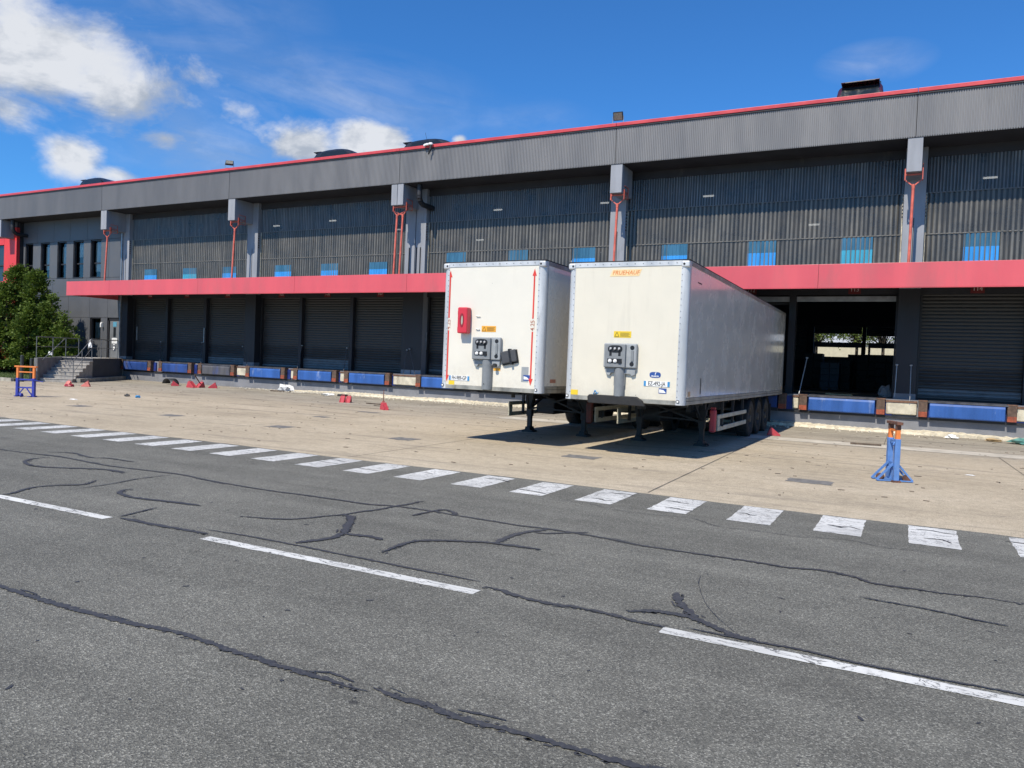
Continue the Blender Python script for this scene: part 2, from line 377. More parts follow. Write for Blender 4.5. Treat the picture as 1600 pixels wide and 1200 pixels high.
TAR = [[0.022,[-14.372,7.538],[-13.623,7.449],[-12.792,7.498],[-12.039,7.566],[-10.825,7.454],[-9.908,7.539],[-9.346,7.589],[-8.703,7.495],[-8.021,7.444],[-7.37,7.44],[-6.85,7.478],[-6.336,7.498],[-5.832,7.501],[-5.529,7.617],[-5.069,7.642],[-4.802,7.627],[-4.629,7.617],[-4.14,7.607],[-3.821,7.588],[-3.443,7.625],[-3.108,7.623],[-2.725,7.58],[-2.352,7.512],[-2.019,7.514],[-1.636,7.516],[-1.152,7.519],[-0.919,7.508],[-0.648,7.596],[-0.372,7.547],[-0.182,7.401],[0.093,7.422],[0.382,7.426],[0.665,7.495],[0.933,7.476],[1.279,7.5]],[0.03,[-12.198,7.403],[-12.163,7.106],[-11.949,6.9],[-11.58,6.768],[-11.263,6.792],[-10.873,6.982],[-10.454,7.201],[-9.95,7.152]],[0.022,[-12.822,7.78],[-12.409,7.961],[-11.781,7.829],[-11.483,7.96],[-10.836,7.952]],[0.025,[-9.502,5.207],[-9.52,5.363],[-9.721,5.708],[-9.656,5.993],[-9.499,6.234],[-9.681,6.533]],[0.034,[-8.744,6.404],[-8.769,6.287],[-8.621,6.139],[-8.365,6.064],[-8.087,6.076],[-7.673,6.152],[-7.261,6.21]],[0.014,[-9.268,6.041],[-9.287,6.493],[-9.39,6.947],[-9.392,7.463]],[0.014,[-7.4,5.258],[-7.466,5.535],[-7.522,5.82]],[0.028,[-7.346,5.238],[-6.961,5.238],[-6.509,5.266],[-6.066,5.283]],[0.022,[-6.469,6.063],[-6.283,6.116],[-5.975,6.254],[-5.846,6.426],[-5.749,6.642],[-5.669,6.821],[-5.613,7.075],[-5.529,7.345],[-5.493,7.617],[-5.456,7.817],[-5.432,8.136]],[0.04,[-5.669,6.821],[-5.542,6.809],[-5.391,6.653],[-5.203,6.349],[-5.047,6.115]],[0.035,[-5.059,6.129],[-5.007,5.945],[-5.031,5.766],[-5.078,5.677],[-5.139,5.509]],[0.035,[-5.047,6.115],[-4.852,6.129],[-4.725,6.161],[-4.566,6.109]],[0.024,[-5.018,7.259],[-5.004,7.463],[-4.979,7.637],[-4.923,7.793],[-4.802,7.782],[-4.641,7.637]],[0.03,[-4.255,5.701],[-4.28,5.958],[-4.281,6.158],[-4.228,6.324],[-4.037,6.469],[-3.811,6.599],[-3.575,6.672],[-3.363,6.698],[-3.098,6.717]],[0.032,[-3.591,6.66],[-3.605,6.941],[-3.602,7.208],[-3.532,7.406],[-3.43,7.598]],[0.02,[-3.485,7.358],[-3.325,7.422],[-3.116,7.643],[-3.006,7.717]],[0.025,[-2.943,5.331],[-2.773,5.315],[-2.664,5.27],[-2.37,5.234],[-2.122,5.268],[-1.868,5.267],[-1.613,5.233],[-1.428,5.224]],[0.014,[-1.307,5.298],[-1.083,5.29],[-0.828,5.295],[-0.544,5.305],[-0.347,5.274],[-0.159,5.261],[0.108,5.272],[0.363,5.276],[0.607,5.286],[0.838,5.284]],[0.03,[-1.765,5.398],[-1.606,5.517],[-1.443,5.541],[-1.269,5.508],[-1.084,5.395],[-0.961,5.328],[-0.819,5.308]],[0.034,[-1.579,6.082],[-1.51,5.879],[-1.416,5.71],[-1.291,5.552]],[0.014,[-0.282,6.865],[0.001,6.85],[0.314,6.809],[0.545,6.744],[0.749,6.73]],[0.024,[-6.567,3.233],[-5.894,3.244],[-5.493,3.243],[-5.118,3.242],[-4.783,3.253],[-4.461,3.259],[-4.153,3.309],[-3.862,3.314],[-3.559,3.293],[-3.293,3.291],[-3.087,3.285],[-2.845,3.283],[-2.658,3.279],[-2.513,3.29]],[0.024,[-2.517,3.336],[-2.316,3.31],[-2.145,3.329],[-2.002,3.291],[-1.817,3.298],[-1.646,3.316],[-1.504,3.312],[-1.335,3.309],[-1.173,3.307],[-0.993,3.321],[-0.708,3.342]],[0.012,[-1.989,3.363],[-1.864,3.379],[-1.72,3.388]],[0.012,[-2.965,3.311],[-2.821,3.362],[-2.656,3.33]],[0.007,[-4.568,9.207],[-4.055,9.332],[-3.655,9.369],[-3.281,9.2],[-2.695,9.207],[-2.278,9.295],[-1.905,9.014],[-1.472,9.031],[-0.988,9.042],[-0.506,9.218],[-0.18,9.062],[0.214,9.099],[0.622,9.124]],[0.006,[-1.541,6.733],[-1.484,6.419],[-1.339,5.998],[-1.165,5.663],[-0.974,5.393]],[0.016,[-15.602,8.068],[-15.286,8.354],[-15.023,8.487]],[0.016,[-6.256,5.407],[-5.585,5.445],[-4.776,5.452],[-3.685,5.435],[-3.042,5.425]]]
for k in range(-9, 3):      # short cracks running over the white bars
    cx = .37+k*1.003
    for q in range(random.choice((1, 2, 2))):
        y = 9.75+random.uniform(0, .7); x = cx-random.uniform(.1, .3); w = random.uniform(.2, .5)
        TAR.append([random.uniform(.011, .016), [x, y], [x+w*.4, y+random.uniform(-.03, .05)], [x+w*.7, y+random.uniform(-.08, .04)], [x+w, y+random.uniform(-.12, .02)]])
def ribbon(pts, w, z, taper=True, wob=.35):
    P = [Vector((x, y)) for x, y in pts]; out = []
    Q = [P[0]*2-P[1]] + P + [P[-1]*2-P[-2]]
    st = .022 if taper else .12
    for i in range(1, len(Q)-2):
        L = (Q[i+1]-Q[i]).length; n = max(int(L/st), 2)
        for k in range(n):
            t = k/n; a, b, c, d = Q[i-1], Q[i], Q[i+1], Q[i+2]
            out.append(.5*((2*b)+(c-a)*t+(2*a-5*b+4*c-d)*t*t+(3*b-a-3*c+d)*t**3))
    out.append(P[-1]); n = len(out); vs = []; ph = random.uniform(0, 9)
    sl = [0, 0]; dx = 0
    for i, p in enumerate(out):
        d = (out[min(i+1, n-1)]-out[max(i-1, 0)]); d = d.normalized() if d.length > 1e-6 else Vector((1, 0)); nn_ = Vector((-d.y, d.x))
        dx = .93*dx + random.uniform(-1, 1)*(.0025 if taper else .0006); ks = []
        for q in (0, 1):
            sl[q] = .6*sl[q] + random.uniform(-.5, .5)*.5
            k = w*(1+wob*(.35*math.sin(i*.05+ph+q)+.9*sl[q]) + (random.uniform(-.48, .48) if taper else 0))
            if taper: k *= min(1, (i+1.5)/max(5, .16*n))**.7*min(1, (n-i+.5)/max(5, .12*n))**.7
            ks.append(max(k, .0012))
        vs += [(p.x+nn_.x*(ks[0]+dx), p.y+nn_.y*(ks[0]+dx), z), (p.x-nn_.x*(ks[1]-dx), p.y-nn_.y*(ks[1]-dx), z)]
    return vs, [(2*i, 2*i+1, 2*i+3, 2*i+2) for i in range(n-1)]
EXTRA = []
for ln in TAR:      # broken side strands and flakes beside the broader seams
    if ln[0] >= .022:
        pts = ln[1:]
        for q in range(max(1, len(pts)//2)):
            i = random.randrange(0, len(pts)-1); a, b = pts[i], pts[i+1]; o_ = random.choice((-1, 1))*ln[0]*random.uniform(1.3, 2.4)
            u, v = sorted((random.random(), random.random())); dx_, dy_ = b[0]-a[0], b[1]-a[1]; L = math.hypot(dx_, dy_) or 1
            f = lambda t: [a[0]+dx_*t-dy_/L*o_, a[1]+dy_*t+dx_/L*o_]
            if (v-u)*L > .12: EXTRA.append([ln[0]*random.uniform(.15, .4), f(u), f((u+v)/2), f(v)])
TAR = [[ln[0]*(.98 if ln[0] > .01 else .75 if len(ln) > 8 else .4)]+ln[1:] for ln in TAR]+EXTRA
for i, ln in enumerate(TAR):
    vs, fs = ribbon(ln[1:], ln[0], .007+.0004*(i % 7))
    m = MB(); m.add(vs, fs); me = m.mesh('tar_seam', M['tar']); 
    if me.polygons[0].normal.z < 0: me.flip_normals()
    o = bpy.data.objects.new('tar_seam', me); COL.objects.link(o); o.parent = road
# crumbs of tar and stone scattered on the asphalt
m = MB()
def flake(x, y, r, z=.0042, e=1.6, a=None):
    a = random.uniform(0, 3.1) if a is None else a; pts = []
    for k in range(7):
        t = k/7*6.283; q = r*random.uniform(.5, 1.3); px_, py_ = q*e*math.cos(t), q*math.sin(t)
        pts.append((x+px_*math.cos(a)-py_*math.sin(a), y+px_*math.sin(a)+py_*math.cos(a), z))
    m.add(pts, [tuple(range(7))])
for ln in TAR:
    if ln[0] < .018: continue
    for p, q in zip(ln[1:-1], ln[2:]):
        L = math.dist(p, q); a = math.atan2(q[1]-p[1], q[0]-p[0])
        for k in range(int(L/.035)):
            t = random.random(); o_ = random.choice((-1, 1))*ln[0]*random.uniform(.85, 1.45)
            flake(p[0]+(q[0]-p[0])*t-math.sin(a)*o_, p[1]+(q[1]-p[1])*t+math.cos(a)*o_, random.uniform(.004, .013), .0045, 2.0, a+random.uniform(-.4, .4))
for i in range(450):
    x = random.uniform(-14, 4); y = random.uniform(1.2, 10.5); r = random.choice((.003, .004, .006, .009, .014)); a = random.uniform(0, 3.1); e = random.uniform(1.2, 2.6)
    pts = []
    for k in range(7):
        t = k/7*6.283; q = r*random.uniform(.6, 1.2); px_, py_ = q*e*math.cos(t), q*math.sin(t)
        pts.append((x+px_*math.cos(a)-py_*math.sin(a), y+px_*math.sin(a)+py_*math.cos(a), .004))
    m.add(pts, [tuple(range(7))])
m.build('tar_crumbs', M['tar'], road, kind='stuff')
# repair patches, joints and the paler drain strip in the apron
PT = [(-1.40, 13.88, .72, .50), (-5.72, 14.13, .70, .48), (-10.1, 14.2, .62, .5), (-13.85, 14.2, .62, .5), (-18.0, 14.3, .6, .5), (-22.2, 14.4, .6, .5), (-15.4, 17.45, .5, .35), (-15.9, 20.3, .8, .3)]
for (x, y, w, h) in PT:
    poly_sheet_jit(x-w/2, x+w/2, y-h/2, y+h/2, .004, 'repair_patch', 'patch_asphalt', apron, jit=.03, step=.08)
poly_sheet_jit(-12, 26, 22.0, 23.1, .004, 'drain_strip', 'pale_strip', apron, jit=.01, step=.5)
def joint(a, b, w=.012):
    vs, fs = ribbon([a, ((a[0]+b[0])/2+random.uniform(-.02, .02), (a[1]+b[1])/2), b], w, .0075, taper=False, wob=.3)
    m = MB(); m.add(vs, fs); me = m.mesh('slab_joint', M['joint_dark'])
    if me.polygons[0].normal.z < 0: me.flip_normals()
    o = bpy.data.objects.new('slab_joint', me); COL.objects.link(o); o.parent = apron
joint((-46, 21.95), (26, 21.95), .014); joint((-46, 23.15), (26, 23.15), .008)
for x in (-3.3, -8.9, -14.5, -20.1, -25.7, -31.3, 2.3, 7.9): joint((x, 10.8), (x-.25, 21.9), .007); joint((x-2.8, 23.2), (x-2.8, 28.4), .008)
# grass bed with kerb at the left
KP = [(-60, 21.2), (-38.0, 21.2), (-38.0, 21.38), (-60, 21.38)]
grassbed = sheet('lawn', [(-60, 21.3), (-38.1, 21.3), (-38.6, 22.4), (-42.4, 28.9), (-60, 28.9)], .10, 'grass', kind='structure')
m = MB()
for i in range(16000):
    x = random.uniform(-60, -38.6); y = random.uniform(21.4, 28.8)
    if x > -38.6-(y-22.4)*.58-.05: continue
    h = random.uniform(.04, .13); a = random.uniform(0, 6.28); w = .012
    m.add([(x-w*math.cos(a), y-w*math.sin(a), .1), (x+w*math.cos(a), y+w*math.sin(a), .1), (x+random.uniform(-.04, .04), y+random.uniform(-.04, .04), .1+h)], [(0, 1, 2)])
o = m.build('grass_blades', M['grass'], kind='nofix'); tag(o, 'short mown grass behind the kerb at the foot of the tree', 'grass', kind='stuff')
simple('kerb_stone', (.36, .34, .29), .9, var=.22, scale=5, bump=.4, dirt=((.16, .15, .12), 3, .45, .7, .7))
kb = empty('kerb', (-60, 21.2, 0)); kb['kind'] = 'structure'
m = MB().box(0, .99, 0, .16, -.02, .15); kme = m.mesh('kerb_stone', M['kerb_stone'])
for i in range(22): inst('kerb_stone', kme, kb, (i*1.0, random.uniform(-.008, .008), random.uniform(-.006, .006)))

# ------------------------------------------------------------------ building materials
simple('fascia_metal', (.198, .198, .203), .45, metal=.0, var=.10, scale=1.2, spec=.5, streak=True, dirt=((.12, .12, .12), 2.0, .58, .8, .4))
simple('coping_red', (.56, .065, .07), .35, var=.10, scale=1.5, spec=.5)
simple('canopy_red', (.62, .095, .115), .42, var=.07, scale=.8, spec=.5, streak=True, dirt=((.36, .12, .12), 1.2, .46, .75, .45))
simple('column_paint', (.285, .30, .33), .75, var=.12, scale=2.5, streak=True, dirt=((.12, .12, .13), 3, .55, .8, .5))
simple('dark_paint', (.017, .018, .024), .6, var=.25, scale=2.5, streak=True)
simple('dark_steel', (.022, .023, .027), .55, var=.3, scale=5)
simple('soffit', (.035, .036, .042), .8, var=.25, scale=1.0, dirt=((.13, .12, .11), 1.5, .6, .8, .5))
simple('rod_red', (.60, .13, .09), .5, var=.2, scale=4, dirt=((.20, .10, .07), 6, .5, .8, .6))
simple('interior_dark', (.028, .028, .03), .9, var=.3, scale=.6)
simple('interior_floor', (.09, .088, .08), .8, var=.3, scale=.8)
simple('office_panel', (.10, .105, .115), .5, var=.06, scale=1.0)
simple('annex_red', (.68, .045, .045), .45, var=.08, scale=1)
simple('white_panel', (.75, .75, .74), .5, var=.05)
simple('frame_dark', (.03, .03, .034), .45, var=.1)
simple('blind_white', (.72, .72, .66), .8, var=.08)
simple('dock_wall', (.20, .206, .225), .85, var=.14, scale=2.0, bump=.3, bscale=40, dirt=((.62, .60, .55), 2.6, .66, .70, .8))
simple('leveller_blue', (.022, .062, .23), .5, var=.28, scale=2.2, streak=True, dirt=((.10, .09, .09), 1.6, .48, .70, .75))
simple('leveller_blue_new', (.032, .11, .37), .45, var=.2, scale=2.2, streak=True, dirt=((.45, .52, .62), 2.4, .58, .75, .55))
simple('leveller_worn', (.085, .085, .095), .6, var=.3, scale=3, streak=True, dirt=((.03, .07, .28), 1.3, .5, .75, .8))
simple('lip_steel', (.085, .085, .095), .5, metal=.3, var=.35, scale=4, dirt=((.16, .10, .07), 3, .55, .75, .5))
simple('deep_blue', (.012, .03, .17), .55, var=.3, scale=4)
simple('rubber_rust', (.115, .075, .055), .85, var=.35, scale=9, bump=.5, dirt=((.04, .035, .035), 7, .5, .7, .7))
simple('bumper_orange', (.29, .07, .035), .8, var=.35, scale=9, dirt=((.10, .06, .045), 9, .5, .75, .8))
simple('cream_concrete', (.56, .52, .41), .9, var=.2, scale=4, bump=.6, bscale=30, dirt=((.20, .15, .11), 4, .52, .72, .75))
simple('rust_edge', (.16, .09, .06), .85, var=.35, scale=8, bump=.4)
simple('crumbled_render', (.62, .56, .43), .95, var=.22, scale=7, bump=.9, bscale=24, dirt=((.28, .24, .18), 5, .52, .7, .7))
# roller shutter: dark slats with the smear left by forklift traffic and repainted lower slats
s = NT('shutter')
p = s.xyz(); n = s.noise(1.1, 6, .62, s.scaled((1, 1, 2.2))); n2 = s.noise(4, 5, .6)
zz = s.math('ADD', p[2], s.math('MULTIPLY', s.math('SUBTRACT', n, .5), .55))
base = s.mix(1.0, (.040, .041, .042), s.ramp(n2, [(.3, .82), (.7, 1.15)]), 'MULTIPLY')
sm = s.math('MULTIPLY', s.rng(zz, 1.62, 1.78), s.rng(zz, 2.35, 2.15))
base = s.mix(s.math('MULTIPLY', sm, .8), base, (.012, .012, .014)); s.set(color=base, rough=s.rng(n2, .3, .7, .38, .58), metal=.1)
simple('shutter_pale', (.11, .13, .145), .45, var=.2, scale=3, metal=.1)
# translucent corrugated sheets
def cladding(name, c0, c1, tr):
    s = NT(name)
    v = s.noise(5.5, 5, .7, s.scaled((1.6, 1, .06))); v2 = s.noise(1.3, 6, .6); bl = s.noise(14, 5, .7, s.scaled((1, 1, .25)))
    c = s.ramp(v, [(.28, c0), (.52, tuple((a+b)/2 for a, b in zip(c0, c1))), (.74, c1)])
    c = s.mix(1.0, c, s.ramp(v2, [(.3, .75), (.7, 1.2)]), 'MULTIPLY')
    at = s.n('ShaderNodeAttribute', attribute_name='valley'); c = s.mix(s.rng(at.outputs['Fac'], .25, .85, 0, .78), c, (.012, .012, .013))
    sp = s.voro(2.2, out='Distance'); c = s.mix(s.rng(s.math('ADD', sp, s.math('MULTIPLY', s.math('SUBTRACT', bl, .5), .12)), .01, .04, .8, 0), c, (.32, .31, .28))
    s.set(color=c, rough=s.rng(v2, .3, .7, .24, .42), spec=.5)
    t = s.n('ShaderNodeBsdfTransparent'); t.inputs[0].default_value = (.9, .95, 1, 1); mx = s.n('ShaderNodeMixShader'); mx.inputs[0].default_value = tr
    s.l(s.b.outputs[0], mx.inputs[1]); s.l(t.outputs[0], mx.inputs[2]); s.l(mx.outputs[0], s.out.inputs[0])
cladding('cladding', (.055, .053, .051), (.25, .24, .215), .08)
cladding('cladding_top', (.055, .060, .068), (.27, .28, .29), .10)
simple('painted_sky_blue', (.045, .30, .72), .35, var=.13, scale=4, streak=True)  # sky seen through the cladding, put into opaque sheet colour
simple('painted_sky_dim', (.045, .15, .25), .35, var=.2, scale=4, streak=True)  # weaker sky glow, painted as a dimmer blue
simple('painted_sky_teal', (.06, .36, .52), .35, var=.15, scale=4, streak=True)
simple('lap_strip', (.17, .165, .155), .7, var=.3, scale=12)
simple('galv', (.36, .38, .40), .4, metal=.6, var=.2, scale=4)
simple('plate_red', (.14, .012, .012), .6, var=.1)
simple('text_pale', (.62, .55, .52), .6, var=.1)
simple('glass_roof', (.02, .025, .03), .08, var=.1, spec=.7)
s = NT('window_glass'); s.t.nodes.remove(s.b); gl = s.n('ShaderNodeBsdfGlossy'); gl.inputs['Roughness'].default_value = .03; gl.inputs[0].default_value = (.8, .85, .9, 1)
t = s.n('ShaderNodeBsdfTransparent'); t.inputs[0].default_value = (.75, .8, .8, 1); mx = s.n('ShaderNodeMixShader'); fr = s.n('ShaderNodeFresnel'); fr.inputs[0].default_value = 1.6
s.l(s.math('ADD', fr.outputs[0], .04, clamp=True), mx.inputs[0]); s.l(t.outputs[0], mx.inputs[1]); s.l(gl.outputs[0], mx.inputs[2]); s.l(mx.outputs[0], s.out.inputs[0])
s = NT('lamp_tube'); s.set(color=(.9, .9, .9), emc=(1, .96, .88), ems=3.0)

# ------------------------------------------------------------------ warehouse
wh = empty('warehouse', (-20, 29.2, 0))
tag(wh, 'long dark grey warehouse with red canopy, roller shutters and blue dock levellers', 'warehouse')
def wp(mb, name, mat, **k):   # part of the warehouse given in world coordinates
    for i, v in enumerate(mb.v): mb.v[i] = (v[0]+20, v[1]-29.2, v[2])
    return mb.build(name, M[mat], wh, **k)
def wi(name, me, loc, **k): return inst(name, me, wh, (loc[0]+20, loc[1]-29.2, loc[2]), **k)
COLX = [(-41.32, -40.78), (-31.25, -30.5), (-21.08, -19.95), (-11.0, -10.35), (-.42, .24), (9.9, 10.5)]
XR = 10.5; YF = 27.95; YC = 29.2
# floor slab / dock
wp(MB().box(-40.35, XR, 28.8, 48.6, -.3, 1.13), 'dock_platform', 'dock_wall')
wp(MB().box(-40.35, XR, 29.82, 48.6, 1.131, 1.15), 'hall_floor', 'interior_floor')
# fascia
def ribbed(x0, x1, z0, z1, pitch=.068, d=.022):
    m = MB(); n = int((x1-x0)/pitch); p = (x1-x0)/n; xs_ = []
    for i in range(n):
        b = x0+i*p; xs_ += [(b, 0), (b+.42*p, 0), (b+.54*p, d), (b+.88*p, d)]
    xs_.append((x1, 0)); k = len(xs_)
    vs = [(x, y, z0) for x, y in xs_] + [(x, y, z1) for x, y in xs_]
    m.add(vs, [(i, i+1, k+i+1, k+i) for i in range(k-1)]); return m
FJ = [-62, -51.9, -41.55, -31.3, -20.62, -10.42, -.15, XR]
for a, b in zip(FJ[:-1], FJ[1:]):
    m = ribbed(a+.012, b-.012, 9.664, 11.10)
    for i, v in enumerate(m.v): m.v[i] = (v[0], v[1]+YF, v[2])
    wp(m, 'fascia_panel', 'fascia_metal')
    wp(MB().box(a+.006, b-.006, YF-.06, YF+.42, 11.105, 11.235), 'coping', 'coping_red', bevel=.012)
    wp(MB().box(a, b, YF-.035, YF-.004, 11.05, 11.10), 'coping_drip', 'dark_steel')
wp(MB().box(-62, XR, YF+.03, YF+.2, 9.68, 11.1), 'fascia_backing', 'dark_steel')
wp(MB().box(-62, XR, YF+.002, 29.9, 9.665, 9.70).box(-62, XR, 29.38, 29.7, 9.36, 9.664), 'roof_soffit', 'soffit')
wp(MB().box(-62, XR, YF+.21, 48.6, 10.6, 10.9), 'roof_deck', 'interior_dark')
wp(MB().box(XR, XR+.3, YF, 48.6, -.3, 11.1).box(-41.3, -41.0, 29.75, 48.6, 1.15, 10.6).box(-62.3, -62, YF, 48.6, -.3, 11.1), 'end_wall', 'office_panel')
# columns, brackets, hanger rods
cols_me = {}
for k, (a, b) in enumerate(COLX):
    if k == 2:
        mid = (a+b)/2
        wp(MB().box(a, mid-.02, YC, 29.85, 1.13, 9.664).box(mid+.02, b, YC, 29.85, 1.13, 9.664), 'column', 'column_paint', bevel=.01)
        wp(MB().box(mid-.02, mid+.02, YC+.1, 29.8, 1.13, 9.66), 'column_joint', 'dark_steel')
    else:
        w = b-a
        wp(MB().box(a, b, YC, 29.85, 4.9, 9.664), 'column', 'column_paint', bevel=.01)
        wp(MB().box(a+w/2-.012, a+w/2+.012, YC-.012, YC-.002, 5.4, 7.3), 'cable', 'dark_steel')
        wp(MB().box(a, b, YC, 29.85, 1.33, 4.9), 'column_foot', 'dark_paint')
        wp(MB().box(a-.01, b+.01, YC-.015, 29.85, 1.13, 1.33), 'column_base', 'dock_wall')
wp(MB().box(-21.08, -19.95, YC-.012, YC-.003, 1.33, 5.0), 'column_foot', 'dark_paint')
for x in (-20.82, -20.42, -20.2): wp(MB().box(x-.012, x+.012, YC-.05, YC-.004, 5.2, 7.0), 'downpipe', 'dark_steel')
# bolts / brick edge on the sides of the columns
m = MB()
for (a, b) in COLX:
    for s_ in (a-.012, b+.012):
        for k in range(7): m.cbox((s_, YC+.05, 7.35+k*.12), (.05, .06, .05))
wp(m, 'fixing_blocks', 'dark_steel', kind='stuff')
BR = [(-52.1, -51.6), (-41.62, -41.12), (-31.36, -30.88), (-21.05, -20.40), (-10.60, -10.13), (-.375, .07), (9.95, 10.4)]
for k, (a, b) in enumerate(BR):
    if k == 3:
        mid = (a+b)/2
        wp(MB().box(a, mid-.012, YF+.02, YC, 8.72, 9.66).box(mid+.012, b, YF+.02, YC, 8.72, 9.66), 'bracket', 'column_paint', bevel=.012)
        bz = 8.72
    else:
        wp(MB().box(a, b, YF+.02, YC, 8.57, 9.66), 'bracket', 'column_paint', bevel=.012); bz = 8.57
    if k == 0: continue
    cx = (a+b)/2; w = (b-a)/2
    xs_ = (cx-.0-.16, cx+.16) if k == 3 else (cx,)
    m = MB()
    yy = YF+.28
    m.box(a-.05, a-.01, yy-.05, yy+.05, bz-.22, bz+.16).box(b+.01, b+.05, yy-.05, yy+.05, bz-.22, bz+.16)
    m.box(a-.05, b+.05, yy-.04, yy+.04, bz-.06, bz-.02)
    for x in xs_:
        m.bar((a-.03, yy, bz-.2), (x, yy, bz-.42), .035); m.bar((b+.03, yy, bz-.2), (x, yy, bz-.42), .035)
        m.cyl((x, yy, bz-.36), (x, yy, bz-.52), .055, n=10)
    for q in (-.15, .08, .3): m.bar((b+.035, yy, bz+q), (b+.035, yy+.42, bz+q), .022)
    m.bar((b+.035, yy+.42, bz-.16), (b+.035, yy+.42, bz+.31), .022); m.bar((b+.035, yy, bz-.15), (b+.035, yy+.42, bz+.08), .018)
    wp(m, 'rod_clamp', 'rod_red')
    for x in xs_: wp(MB().cyl((x, yy, bz-.5), (x-.02, yy-.1, 5.36), .048, n=10), 'hanger_rod', 'rod_red')
    if k == 3: wp(MB().box(cx-.2, cx+.2, yy-.16, yy-.06, 5.4, 5.47), 'rod_shoe', 'rod_red')
# big duct elbows tucked under the roof
for x in (-19.75, -50.9):
    m = MB(); pts = [(x, 28.3, 9.64)] + [(x, 28.3+.35*(1-math.cos(t)), 9.15-.35*math.sin(t)) for t in np.linspace(0, math.pi/2, 6)] + [(x, 29.4, 8.8)]
    m.tube(pts, .12, 12); wp(m, 'duct', 'dark_steel')
# canopy
CY, CZ0, CZ1 = 26.1, 4.63, 5.375
CJ = [-41.7, -38.0, -31.2, -24.9, -18.7, -12.5, -6.3, -2.7, 3.4, XR]
for a, b in zip(CJ[:-1], CJ[1:]):
    wp(MB().box(a+.004, b-.004, CY, CY+.05, CZ0, CZ1), 'canopy_panel', 'canopy_red', bevel=.006)
    wp(MB().box(a+.002, b-.002, CY-.008, CY+.12, CZ0-.022, CZ0-.002), 'canopy_edge', 'canopy_red')
wp(MB().box(-41.7, XR, CY+.052, 29.55, 5.06, 5.12), 'canopy_deck', 'soffit')
wp(MB().box(-41.7, -41.65, CY+.055, 29.2, CZ0, CZ1), 'canopy_panel', 'canopy_red')
m = MB()
x = -41.2
while x < XR:
    m.box(x, x+.1, CY+.06, 29.4, 4.92, 5.058); x += 2.55
wp(m, 'canopy_joists', 'dark_steel')
# upper cladding
def corr(w, z0, z1, pitch, amp, up=6):
    n = max(int(round(w/pitch)), 1); p = w/n; k = n*up+1
    pts = [(i*w/(k-1), amp*math.sin(2*math.pi*i/up)) for i in range(k)]
    m = MB(); vs = [(x, y, z0) for x, y in pts] + [(x, y, z1) for x, y in pts]
    m.add(vs, [(i, i+1, k+i+1, k+i) for i in range(k-1)], True); m.val = [max(-1, min(1, y/amp)) for _ in (0, 1) for x, y in pts]; return m, pts
BLUE = [(-39.68,-38.62,'painted_sky_blue'),(-36.42,-35.33,'painted_sky_teal'),(-33.28,-32.26,'painted_sky_blue'),(-29.48,-28.33,'painted_sky_blue'),(-26.33,-25.26,'painted_sky_blue'),(-23.32,-22.25,'painted_sky_blue'),
        (-18.92,-17.9,'painted_sky_dim'),(-15.72,-14.78,'painted_sky_dim'),(-12.69,-11.68,'painted_sky_blue'),(-8.87,-7.85,'painted_sky_blue'),(-5.56,-4.55,'painted_sky_blue'),(-2.33,-1.32,'painted_sky_teal'),(1.42,2.43,'painted_sky_blue'),(4.7,5.7,'painted_sky_blue'),(7.9,8.9,'painted_sky_blue')]
YS = 29.46
for bi in range(len(COLX)-1):
    x0 = COLX[bi][1]+.03; x1 = COLX[bi+1][0]-.03; n = 8; w = (x1-x0)/n
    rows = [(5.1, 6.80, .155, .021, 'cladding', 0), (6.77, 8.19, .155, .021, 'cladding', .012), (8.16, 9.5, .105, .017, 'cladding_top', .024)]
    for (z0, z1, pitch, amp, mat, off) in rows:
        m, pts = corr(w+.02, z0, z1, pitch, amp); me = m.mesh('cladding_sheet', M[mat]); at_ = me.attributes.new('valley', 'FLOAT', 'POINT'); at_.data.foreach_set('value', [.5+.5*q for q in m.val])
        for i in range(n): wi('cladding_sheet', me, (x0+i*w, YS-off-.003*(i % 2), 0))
    for z, amp, pitch in ((6.77, .024, .155), (8.155, .020, .105)):
        m2, pts = corr(x1-x0, z-.012, z+.022, pitch*1.0, amp)
        for i, v in enumerate(m2.v): m2.v[i] = (v[0]+x0, v[1]+YS-.032-(.012 if z > 8 else 0), v[2])
        wp(m2, 'sheet_lap', 'lap_strip', kind='nofix')
    for xx in (x0-.02, x1-.01): wp(MB().box(xx, xx+.03, YS-.06, YS+.02, 5.1, 8.16), 'edge_trim', 'crumbled_render')
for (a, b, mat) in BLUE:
    dim = {'painted_sky_blue': 'painted_sky_dim', 'painted_sky_teal': 'painted_sky_dim', 'painted_sky_dim': 'painted_sky_dim'}[mat]
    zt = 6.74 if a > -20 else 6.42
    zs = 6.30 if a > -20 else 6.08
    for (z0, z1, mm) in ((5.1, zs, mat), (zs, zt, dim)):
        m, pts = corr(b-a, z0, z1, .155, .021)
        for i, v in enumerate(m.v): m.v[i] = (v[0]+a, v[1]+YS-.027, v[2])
        wp(m, 'painted_sky_panel', mm, kind='nofix')  # opaque panel coloured like sky showing through, dimmer at its top
